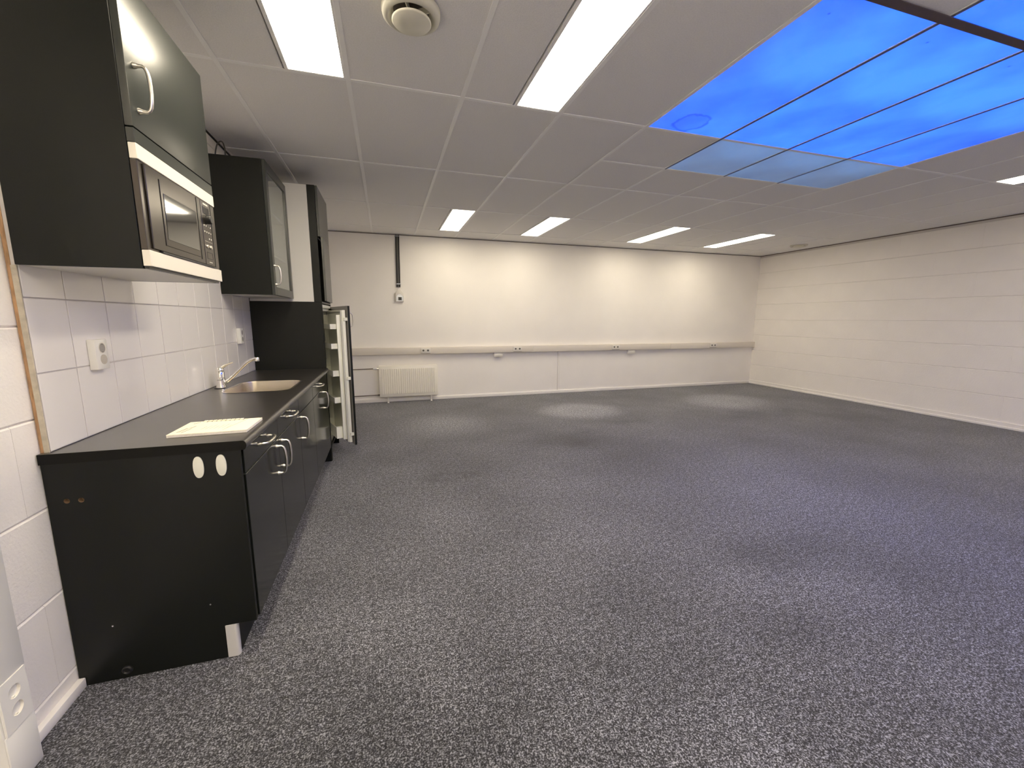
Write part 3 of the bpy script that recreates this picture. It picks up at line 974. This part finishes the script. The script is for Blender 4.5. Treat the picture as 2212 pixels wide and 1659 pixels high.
d = MB().box(-0.7415, MX, MY0 + 0.001, MY1 - 0.001, H + 0.582, H + 1.025, bev=0.0015, seg=2).build('door', M_CABFRONT, mc)
handle(d, MX, MY0 + 0.048, H + 0.708, 'z', 0.132, 0.036)
MB().box(-0.7415, MX, MY0 + 0.001, MY1 - 0.001, H + 0.536, H + 0.578, bev=0.0012).build('filler_rail', M_CABFRONT, mc)

# microwave
mw = thing('microwave', (-0.85, (MY0 + MY1) / 2, H + 0.174), 'built-in dark steel microwave with pale trim bars', 'microwave')
F = MX
MB().box(-1.04, F - 0.022, MY0 + 0.020, MY1 - 0.020, H + 0.1745, H + 0.512).build('body', M_BLACK, mw, smooth=False)
tag(MB().box(F - 0.021, F + 0.001, MY0 + 0.002, MY1 - 0.001, H + 0.488, H + 0.535, bev=0.0015).build('top_trim', M_CREAM, mw), 'pale metal upper trim bar')
tag(MB().box(F - 0.021, F + 0.002, MY0 + 0.002, MY1 + 0.004, H + 0.163, H + 0.214, bev=0.0015).build('bottom_trim', M_CREAM, mw), 'pale metal lower trim bar')
MB().box(F - 0.018, F - 0.006, MY0 + 0.002, MY1 - 0.012, H + 0.155, H + 0.162).build('lower_lip', M_BLACK, mw, smooth=False)
MB().box(F - 0.021, F - 0.003, MY0 + 0.002, MY1 - 0.001, H + 0.215, H + 0.487, bev=0.001).build('frame', M_MWDARK, mw)
dr = MB().box(F - 0.0028, F + 0.003, MY0 + 0.030, 2.098, H + 0.222, H + 0.484, bev=0.0015).build('door', M_MWDARK, mw)
MB().box(F + 0.0032, F + 0.0050, 1.768, 2.052, H + 0.245, H + 0.462, bev=0.0006).build('door_surround', M_MWDARK, dr)
MB().box(F + 0.0052, F + 0.0062, 1.785, 2.040, H + 0.268, H + 0.420, bev=0.0004).build('window', M_MWGLASS, dr)
MB().box(F - 0.0028, F + 0.0045, 2.060, 2.066, H + 0.238, H + 0.480).build('handle_groove', M_BLACK, mw, smooth=False)
MB().box(F - 0.0028, F + 0.0036, 1.740, 2.205, H + 0.2150, H + 0.2215).build('lower_slot', M_BLACK, mw, smooth=False)
cp = MB().box(F - 0.0028, F + 0.0030, 2.102, 2.198, H + 0.222, H + 0.484, bev=0.0010).build('control_panel', M_MWDARK, mw)
MB().box(F - 0.0028, F + 0.0040, 2.2, 2.2055, H + 0.218, H + 0.486).build('side_slot', M_BLACK, mw, smooth=False)
MB().box(F + 0.0031, F + 0.0036, 2.128, 2.176, H + 0.470, H + 0.4765).build('badge', M_MARK, cp)
MB().box(F + 0.0031, F + 0.0040, 2.120, 2.182, H + 0.433, H + 0.462, bev=0.0003).build('display', M_MWGLASS, cp)
MB().lathe([(0.0, 0.020), (0.015, 0.020), (0.018, 0.017), (0.018, 0.0), (0.0, 0.0)], 28, face_x(F + 0.0031, 2.150, H + 0.412)).build('knob', M_BLACK, cp)
for rr, zz in enumerate((0.384, 0.359)):
    for k in range(4):
        MB().lathe([(0.0, 0.0012), (0.0028, 0.0012), (0.0034, 0.0), (0.0, 0.0)], 10, face_x(F + 0.0031, 2.118 + k * 0.021, H + zz)).build('key', M_MARK, cp)
for k in range(2):
    MB().lathe([(0.0, 0.0012), (0.0028, 0.0012), (0.0034, 0.0), (0.0, 0.0)], 10, face_x(F + 0.0031, 2.160 + k * 0.020, H + 0.334)).build('key', M_MARK, cp)
    MB().lathe([(0.0, 0.004), (0.0075, 0.004), (0.0085, 0.0), (0.0, 0.0)], 20, face_x(F + 0.0031, 2.132 + k * 0.036, H + 0.300)).build('push_button', M_SATIN, cp)
MB().box(F + 0.0031, F + 0.0034, 2.112, 2.188, H + 0.3195, H + 0.3205).build('rule_line', M_MARK, cp)
fr = MB()
for bx in ((2.120, 2.180, 0.2745, 0.276), (2.120, 2.180, 0.248, 0.2495), (2.120, 2.1215, 0.248, 0.276), (2.1785, 2.180, 0.248, 0.276)):
    fr.box(F + 0.0031, F + 0.0036, bx[0], bx[1], H + bx[2], H + bx[3])
fr.build('button_outline', M_BLACK, cp, smooth=False)
MB().box(F + 0.0031, F + 0.0034, 2.136, 2.168, H + 0.2335, H + 0.2365).build('printed_line', M_MARK, cp)

# ------------------------------------------------------------------ glass-fronted cupboard
GY0, GY1, GX = 3.305, 3.910, -0.733
gc = thing('wall_cupboard', (-0.90, (GY0 + GY1) / 2, H + 0.155), 'smaller black wall cupboard with a framed glass door, beside the tall cabinet', 'cupboard')
c = MB()
c.box(-1.060, GX - 0.021, GY0, GY0 + 0.018, H + 0.157, H + 1.046, bev=0.001)
c.box(-1.060, GX - 0.021, GY1 - 0.018, GY1, H + 0.157, H + 1.046, bev=0.001)
c.box(-1.060, GX - 0.021, GY0 + 0.018, GY1 - 0.018, H + 1.028, H + 1.046)
c.build('carcass', M_CAB, gc)
MB().box(-1.060, GX - 0.021, GY0 + 0.018, GY1 - 0.018, H + 0.158, H + 0.176).build('bottom_panel', M_WHITECAB, gc, smooth=False)
MB().box(-1.060, -1.054, GY0 + 0.018, GY1 - 0.018, H + 0.176, H + 1.028).build('back_panel', M_WHITECAB, gc, smooth=False)
for ya in (GY0 + 0.0181, GY1 - 0.0201):
    MB().box(-1.0535, GX - 0.0215, ya, ya + 0.002, H + 0.1765, H + 1.0275).build('side_lining', M_WHITECAB, gc, smooth=False)
for z in (0.44, 0.74):
    MB().box(-1.053, GX - 0.035, GY0 + 0.021, GY1 - 0.021, H + z, H + z + 0.016, bev=0.001).build('shelf', M_WHITECAB, gc)
g = MB()
w_ = 0.052
g.box(GX - 0.020, GX, GY0 + 0.001, GY0 + w_, H + 0.157, H + 1.046, bev=0.0012).box(GX - 0.020, GX, GY1 - w_, GY1 - 0.001, H + 0.157, H + 1.046, bev=0.0012)
g.box(GX - 0.020, GX, GY0 + w_, GY1 - w_, H + 0.157, H + 0.215, bev=0.0012).box(GX - 0.020, GX, GY0 + w_, GY1 - w_, H + 0.990, H + 1.046, bev=0.0012)
gd = g.build('door_frame', M_CABFRONT, gc)
tag(MB().box(GX - 0.012, GX - 0.008, GY0 + w_ - 0.004, GY1 - w_ + 0.004, H + 0.211, H + 0.994).build('glass_pane', M_GLASS, gd, smooth=False), 'clear glass pane')
handle(gd, GX, GY0 + 0.030, H + 0.295, 'z', 0.128, 0.034)

# loose cable loop above the glass cupboard
cb = MB().tube([(-1.066, 3.46, H + 1.040), (-1.060, 3.462, H + 1.11), (-1.052, 3.490, H + 1.175), (-1.046, 3.555, H + 1.216), (-1.046, 3.605, H + 1.214), (-1.052, 3.640, H + 1.17), (-1.066, 3.650, H + 1.040)], 0.0045, 10, 3).build('loose_cable', M_CABLEGREY)
tag(cb, 'loose grey cable loop on top of the glass-door cupboard', 'cable')

# ------------------------------------------------------------------ tall cabinet with fridge
TY0, TY1 = 3.915, 4.515
tcab = thing('tall_cabinet', (-0.79, (TY0 + TY1) / 2, 0), 'tall black fridge cabinet with white upper side panel at the end of the kitchen row', 'cabinet')
c = MB()
c.box(-1.086, -0.521, TY0 + 0.019, TY0 + 0.034, 0.001, H + 1.080)
c.box(-1.086, -0.521, TY1 - 0.018, TY1, 0.001, H + 1.080)
c.box(-1.086, -0.521, TY0 + 0.034, TY1 - 0.018, H + 1.062, H + 1.080)
c.box(-1.086, -0.521, TY0 + 0.034, TY1 - 0.018, H + 0.122, H + 0.138)
c.box(-1.086, -0.521, TY0 + 0.034, TY1 - 0.018, H + 0.66, H + 0.676)
c.box(-1.086, -0.521, TY0 + 0.034, TY1 - 0.018, H - 1.166, H - 1.150)
c.box(-1.086, -1.080, TY0 + 0.034, TY1 - 0.018, 0.001, H + 1.062)
c.build('carcass', M_CAB, tcab, smooth=False)
MB().box(-1.063, -0.525, TY0 - 0.001, TY0 + 0.0185, H - 0.436, H + 0.132, bev=0.0008).build('lower_side_panel', M_CAB, tcab)
MB().box(-0.619, -0.525, TY0 + 0.002, TY0 + 0.0185, 0.001, H - 0.474, bev=0.0008).build('foot_panel', M_CAB, tcab)
MB().box(-0.580, -0.521, TY0 + 0.010, TY0 + 0.0185, H + 0.1325, H + 1.080, bev=0.0008).build('edge_panel', M_CAB, tcab)
tag(MB().box(-1.0625, -0.5805, TY0 + 0.006, TY0 + 0.0185, H + 0.134, H + 1.077, bev=0.0008).build('upper_side_panel', M_WHITECAB, tcab), 'white upper side panel')
MB().box(-0.520, -0.502, TY0 + 0.020, TY1 - 0.001, H + 0.676, H + 1.080, bev=0.0015).build('upper_door', M_CABFRONT, tcab)
# middle door, slightly ajar, hinged on the far side
def rotbox(name, box, pivot, ang, material, parent, bev=0.0015):
    o = MB().box(*box, bev=bev, mtx=Matrix.Translation(pivot) @ Matrix.Rotation(ang, 4, 'Z') @ Matrix.Translation([-v for v in pivot])).build(name, material, parent)
    return o
md = rotbox('middle_door', (-0.520, -0.502, TY0 + 0.020, TY1 - 0.001, H + 0.142, H + 0.672), (-0.502, TY1 - 0.001, 0), math.radians(2.2), M_CABFRONT, tcab)
# fridge decor door, open
hx_, hy_ = -0.505, 4.508
dv = Vector((0.339, -0.941, 0)).normalized()
nv = Vector((-dv.y, dv.x, 0)) * -1          # pointing inwards (towards -x)
if nv.x > 0: nv = -nv
DM = Matrix(((dv.x, nv.x, 0, hx_), (dv.y, nv.y, 0, hy_), (0, 0, 1, H), (0, 0, 0, 1)))   # local: u along door, w inwards, z rel. to lens
dec = MB().box(0.004, 0.598, 0.0, 0.018, -1.163, 0.104, bev=0.001, mtx=DM).build('fridge_front', M_CAB, tcab)
tag(MB().box(0.006, 0.596, 0.0181, 0.0190, -1.161, 0.102, mtx=DM).build('inner_lining', M_GREYBACK, dec, smooth=False), 'grey inner lining')
hd = MB()
hp = []
for zz, ww in ((0.043, 0.0), (0.043, -0.012), (0.036, -0.030), (0.016, -0.036), (-0.016, -0.038), (-0.048, -0.036), (-0.070, -0.030), (-0.077, -0.012), (-0.077, 0.0)):
    hp.append(DM @ Vector((0.555, ww, zz)))
hd.tube(hp, [0.008, 0.006, 0.005, 0.0055, 0.006, 0.0055, 0.005, 0.006, 0.008], 12, 1)
hd.build('handle', M_SATIN, dec)

fr_ = thing('fridge', (-0.78, 4.21, H - 1.145), 'built-in white fridge standing open, door racks empty', 'fridge')
FY0, FY1 = TY0 + 0.036, TY1 - 0.020
b = MB()
b.box(-1.05, -0.535, FY0, FY0 + 0.035, H - 1.148, H + 0.118, bev=0.002).box(-1.05, -0.535, FY1 - 0.035, FY1, H - 1.148, H + 0.118, bev=0.002)
b.box(-1.05, -0.535, FY0 + 0.034, FY1 - 0.034, H + 0.060, H + 0.118, bev=0.002).box(-1.05, -0.535, FY0 + 0.034, FY1 - 0.034, H - 1.148, H - 1.075, bev=0.002)
b.box(-1.05, -1.01, FY0 + 0.034, FY1 - 0.034, H - 1.075, H + 0.060)
b.build('body', M_FRIDGE, fr_)
for z in (-0.16, -0.40, -0.64, -0.86):
    MB().box(-1.005, -0.575, FY0 + 0.036, FY1 - 0.036, H + z, H + z + 0.006, bev=0.001).build('glass_shelf', M_FRIDGEIN, fr_)
MB().box(-0.534, -0.5215, FY0 + 0.002, FY1 - 0.002, H + 0.085, H + 0.112, bev=0.002).build('top_grille', M_FRIDGE, fr_)
# door of the fridge
fd = MB().box(0.022, 0.568, 0.032, 0.060, -1.140, 0.068, bev=0.004, seg=2, mtx=DM).build('door', M_FRIDGE, fr_)
g = MB()
for bx in ((0.026, 0.564, 0.060, 0.072, 0.048, 0.064), (0.026, 0.564, 0.060, 0.072, -1.136, -1.120), (0.026, 0.044, 0.060, 0.072, -1.120, 0.048), (0.546, 0.564, 0.060, 0.072, -1.120, 0.048)):
    g.box(*bx, bev=0.003, mtx=DM)
g.build('seal', mat('pale_rubber_seal', (0.55, 0.54, 0.50), 0.6), fd)
ln = MB()
ln.box(0.046, 0.540, 0.0605, 0.066, -1.115, 0.040, mtx=DM)
ln.box(0.520, 0.543, 0.062, 0.103, -1.112, 0.026, bev=0.004, seg=2, mtx=DM).box(0.046, 0.069, 0.062, 0.103, -1.112, 0.026, bev=0.004, seg=2, mtx=DM)
ln.build('liner', M_FRIDGE, fd)
for zt, zb in ((-0.055, -0.100), (-0.228, -0.275), (-0.472, -0.523), (-0.716, -0.768), (-0.993, -1.100)):
    r = MB()
    r.box(0.070, 0.519, 0.150, 0.154, zb, zt, bev=0.001, mtx=DM)
    r.box(0.515, 0.519, 0.0665, 0.150, zb, zt, bev=0.001, mtx=DM).box(0.070, 0.074, 0.0665, 0.150, zb, zt, bev=0.001, mtx=DM)
    r.box(0.074, 0.515, 0.0665, 0.150, zb, zb + 0.006, mtx=DM)
    r.box(0.480, 0.5188, 0.100, 0.1538, zb + 0.001, zt - 0.0005, bev=0.001, mtx=DM)
    r.build('door_rack', M_FRIDGE, fd)
# slide fixings between fridge door and decor front
for z in (-0.006, -0.535, -1.055):
    MB().box(0.566, 0.584, 0.0192, 0.050, z - 0.020, z + 0.008, bev=0.002, mtx=DM).lathe([(0.0, 0.0), (0.006, 0.0), (0.006, 0.004), (0.0, 0.004)], 12, DM @ Matrix.Translation((0.584, 0.035, z)) @ Matrix.Rotation(math.pi / 2, 4, 'Y')).build('slide_bracket', M_FRIDGE, fr_)

# ------------------------------------------------------------------ trunking along the far wall
TRY = YF - 0.008
tr = thing('cable_trunking', (3.3, YF - 0.03, H - 0.56), 'cream wall trunking running at desk height along the far wall', 'trunking')
segs = [-1.06, 2.36, 5.10, XR - 0.002]
tz0, tz1 = H - 0.556, H - 0.449
def tzz(x):            # follows the slight fall seen in the picture
    return 0.0
for a, b2 in zip(segs, segs[1:]):
    o = MB().box(a + 0.001, b2 - 0.001, YF - 0.062, YF - 0.0065, tz0, tz1, bev=0.003, seg=2).build('trunking_length', M_TRUNK, tr)
s0 = None
for xc, lab in ((0.575, 'cream double socket on the trunking just above the radiator'), (2.08, 'cream double socket on the trunking, second from the radiator'),
                (3.93, 'cream double socket on the trunking, third from the radiator'), (6.07, 'cream double socket on the trunking, nearest the right wall')):
    if s0 is None:
        s0 = thing('trunking_socket', (xc, YF - 0.062, tz0), lab, 'socket', 'double sockets on the far trunking')
        sx0 = xc
        MB().box(xc - 0.074, xc + 0.074, YF - 0.076, YF - 0.0622, tz0 + 0.018, tz1 - 0.012, bev=0.003, seg=2).build('housing', M_SOCK, s0)
        for s in (-1, 1):
            MB().lathe([(0.0, 0.001), (0.021, 0.001), (0.021, 0.0), (0.0, 0.0)], 24, face_ny(xc + s * 0.035, YF - 0.0762, (tz0 + tz1) / 2 + 0.003)).build('socket_rim', M_WHITEPL, s0)
            MB().lathe([(0.0, 0.0022), (0.0155, 0.0022), (0.0155, 0.0), (0.0, 0.0)], 24, face_ny(xc + s * 0.035, YF - 0.0764, (tz0 + tz1) / 2 + 0.004)).build('socket_well', mat('dim_socket_hole', (0.13, 0.12, 0.10), 0.5), s0)
        MB().box(xc - 0.072, xc + 0.072, YF - 0.0765, YF - 0.0622, tz0 + 0.013, tz0 + 0.0178).build('housing_base', M_SOCKIN, s0)
    else:
        dup(s0, (xc - sx0, 0, 0), lab, 'double sockets on the far trunking')
for xc, lab in ((1.755, 'small cream junction box hanging under the trunking left of the wall seam'), (4.27, 'small cream junction box hanging under the trunking right of the wall seam')):
    j = thing('junction_box', (xc, YF - 0.03, tz0 - 0.075), lab, 'junction box', 'junction boxes under the trunking')
    MB().box(xc - 0.075, xc + 0.075, YF - 0.050, YF - 0.0065, tz0 - 0.070, tz0 - 0.002, bev=0.004, seg=2).build('housing', M_SOCK, j)
    MB().box(xc - 0.060, xc - 0.006, YF - 0.0535, YF - 0.0502, tz0 - 0.046, tz0 - 0.030, bev=0.001).box(xc + 0.006, xc + 0.060, YF - 0.0535, YF - 0.0502, tz0 - 0.046, tz0 - 0.030, bev=0.001).build('outlet_flaps', M_WHITEPL, j)

# ------------------------------------------------------------------ cable drop and room sensor
cd = thing('cable_drop', (0.21, YF - 0.02, H + 0.44), 'black strip of cables dropping down the far wall from the ceiling', 'cable')
for dx, r, m_ in ((-0.018, 0.0115, M_CABLE), (0.0, 0.0115, M_CABLEGREY), (0.018, 0.0115, M_CABLE)):
    MB().tube([(0.213 + dx, YF - 0.014, HC - 0.004), (0.209 + dx, YF - 0.014, H + 1.0), (0.206 + dx + 0.002 * (dx > 0), YF - 0.014, H + 0.72), (0.203 + dx, YF - 0.014, H + 0.46)], r, 10, 1).build('cable', m_, cd)
for z in (1.192, 0.500):
    MB().box(0.176, 0.240, YF - 0.030, YF - 0.0005, H + z, H + z + 0.014, bev=0.002).build('clip', M_SILVER, cd)
ts = thing('wall_sensor', (0.215, YF - 0.02, H + 0.243), 'small silvery wall unit with black lens below the hanging black cables', 'wall unit')
pts = [(-0.060, 0.0), (0.058, 0.0), (0.062, 0.02), (0.062, 0.125), (0.045, 0.150), (0.020, 0.185), (-0.018, 0.187), (-0.045, 0.155), (-0.060, 0.135)]
MB().prism(pts, 0.0, 0.040, face_ny(0.215, YF - 0.001, H + 0.243), bev=0.005, seg=2).build('housing', M_SOCK, ts)
MB().prism([(-0.052, 0.006), (0.052, 0.006), (0.054, 0.080), (0.020, 0.110), (-0.025, 0.110), (-0.054, 0.070)], 0.040, 0.046, face_ny(0.215, YF - 0.001, H + 0.243), bev=0.002).build('face_plate', M_SILVER, ts)
MB().prism([(-0.022, 0.022), (0.028, 0.022), (0.028, 0.068), (-0.022, 0.068)], 0.046, 0.050, face_ny(0.215, YF - 0.001, H + 0.243), bev=0.001).build('lens', M_BLACK, ts)

# ------------------------------------------------------------------ radiator
rad = thing('radiator', (0.305, YF - 0.07, 0.03), 'white ribbed panel radiator low on the far wall', 'radiator')
RX0, RX1, RY, RZ0, RZ1 = -0.133, 0.742, YF - 0.115, H - 1.198, H - 0.722
MB().box(RX0, RX1, RY, RY + 0.012, RZ0, RZ1, bev=0.004, seg=2).build('front_panel', M_RAD, rad)
NR = 26
for k in range(NR):
    xc = RX0 + 0.030 + (RX1 - RX0 - 0.060) * (k + 0.5) / NR
    mb = MB().prism([(-0.0110, 0.0), (-0.0078, 0.010), (0.0078, 0.010), (0.0110, 0.0)], RZ0 + 0.045, RZ1 - 0.045, Matrix(((1, 0, 0, xc), (0, -1, 0, RY), (0, 0, 1, 0), (0, 0, 0, 1))))
    mb.build('rib', M_RAD, rad)
MB().box(RX0, RX1, RY + 0.078, RY + 0.090, RZ0, RZ1, bev=0.004).build('rear_panel', M_RAD, rad)
for s, xx in ((0, RX0 - 0.002), (1, RX1 - 0.002)):
    MB().box(xx, xx + 0.004, RY + 0.002, RY + 0.090, RZ0 + 0.004, RZ1 - 0.002, bev=0.001).build('side_cover', M_RAD, rad)
tg = MB().box(RX0, RX1, RY + 0.004, RY + 0.012, RZ1 - 0.002, RZ1 + 0.004).box(RX0, RX1, RY + 0.082, RY + 0.090, RZ1 - 0.002, RZ1 + 0.004)
for k in range(40):
    xc = RX0 + 0.01 + (RX1 - RX0 - 0.02) * k / 39
    tg.box(xc - 0.005, xc + 0.005, RY + 0.010, RY + 0.084, RZ1 - 0.001, RZ1 + 0.003)
tg.build('top_grille', M_RAD, rad)
for xx in (-0.015, 0.640):
    MB().box(xx - 0.009, xx + 0.009, RY + 0.02, RY + 0.040, 0.0, RZ0 + 0.01, bev=0.002).box(xx - 0.015, xx + 0.015, RY + 0.005, RY + 0.060, 0.0, 0.006, bev=0.002).build('foot', M_RAD, rad)
v = MB().tube([(RX0 - 0.004, RY + 0.045, RZ1 - 0.040), (RX0 - 0.030, RY + 0.045, RZ1 - 0.040)], 0.009, 12, 0)
v.build('valve_tail', M_CHROME, rad)
MB().lathe([(0.0, 0.0), (0.016, 0.0), (0.019, 0.010), (0.019, 0.040), (0.015, 0.052), (0.0, 0.054)], 24, Matrix.Translation((RX0 - 0.030, RY + 0.045, RZ1 - 0.040)) @ Matrix.Rotation(-math.pi / 2, 4, 'Y')).build('valve_head', M_WHITEPL, rad)
MB().lathe([(0.0, 0.0), (0.012, 0.0), (0.012, 0.03), (0.0, 0.03)], 6, Matrix.Translation((RX0 - 0.002, RY + 0.045, RZ0 + 0.028)) @ Matrix.Rotation(-math.pi / 2, 4, 'Y')).build('union_nut', M_PIPE, rad)
for z, xe, lab in ((RZ1 - 0.040, RX0 - 0.084, 'thin upper heating pipe running left from the radiator valve'), (RZ0 + 0.028, RX0 - 0.032, 'thin lower heating pipe running left from the radiator foot')):
    pp = MB().tube([(-1.04, RY + 0.045, z - 0.012), (-0.6, RY + 0.045, z - 0.006), (xe, RY + 0.045, z)], 0.0075, 10, 0).build('heating_pipe', M_PIPE)
    tag(pp, lab, 'pipe', 'radiator pipes')

# ------------------------------------------------------------------ vertical wall duct with double socket, bottom left
du = thing('wall_duct', (-1.06, 1.345, 0), 'white vertical cable duct on the left wall at the picture edge', 'duct')
MB().box(-1.089, -1.034, 1.302, 1.392, 0.001, HC - 0.001, bev=0.002).build('duct_base', M_WHITEPL, du)
DZ0, DZ1 = H - 1.128, H - 0.978
MB().box(-1.0335, -1.029, 1.299, 1.395, 0.001, DZ0 - 0.001, bev=0.002, seg=2).build('duct_cover', M_WHITEPL, du)
MB().box(-1.0335, -1.029, 1.299, 1.395, DZ1 + 0.001, HC - 0.002, bev=0.002, seg=2).build('duct_cover', M_WHITEPL, du)
ds = thing('duct_socket', (-1.03, 1.347, DZ0), 'white double socket set into the wall duct at the lower left edge', 'socket')
def plate():
    b = bmesh.new()
    out = [(1.304, DZ0), (1.390, DZ0), (1.390, DZ1), (1.304, DZ1)]
    cs = [[(1.347 + 0.0195 * math.cos(2 * math.pi * k / 28), zc_ + 0.0195 * math.sin(2 * math.pi * k / 28)) for k in range(28)] for zc_ in (H - 1.024, H - 1.077)]
    L2 = []
    for x in (-1.0332, -1.027):
        ls = [[b.verts.new((x, y, z)) for y, z in lp] for lp in [out] + cs]
        edges = [b.edges.new((lp[i], lp[(i + 1) % len(lp)])) for lp in ls for i in range(len(lp))]
        bmesh.ops.triangle_fill(b, use_beauty=True, edges=edges)
        L2.append(ls)
    for A, B in zip(*L2):
        for i in range(len(A)):
            j = (i + 1) % len(A)
            b.faces.new((A[i], A[j], B[j], B[i]))
    bmesh.ops.recalc_face_normals(b, faces=b.faces[:])
    return b
mb = MB()
mb._merge(plate())
mb.build('face_plate', M_WHITEPL, ds, angle=20)
for zc_ in (H - 1.024, H - 1.077):
    o = MB().lathe([(0.0194, -0.0065), (0.0194, 0.0), (0.0188, 0.0), (0.0182, -0.012), (0.0, -0.012)], 28, face_x(-1.0269, 1.347, zc_), cap=False)
    for s in (-1, 1):
        o.box(-0.0025, 0.0025, s * 0.0165 - 0.002, s * 0.0165 + 0.002, -0.012, -0.003, mtx=face_x(-1.0269, 1.347, zc_) @ Matrix.Rotation(math.pi / 2, 4, 'Z'))
    o.build('socket_well', M_SOCK, ds)
    mb = MB()
    for s in (-1, 1):
        mb.lathe([(0.0, -0.0115), (0.0026, -0.0115), (0.0026, -0.011), (0.0, -0.011)], 10, face_x(-1.0269, 1.347 + s * 0.0095, zc_))
    mb.build('pin_holes', M_BLACK, ds)
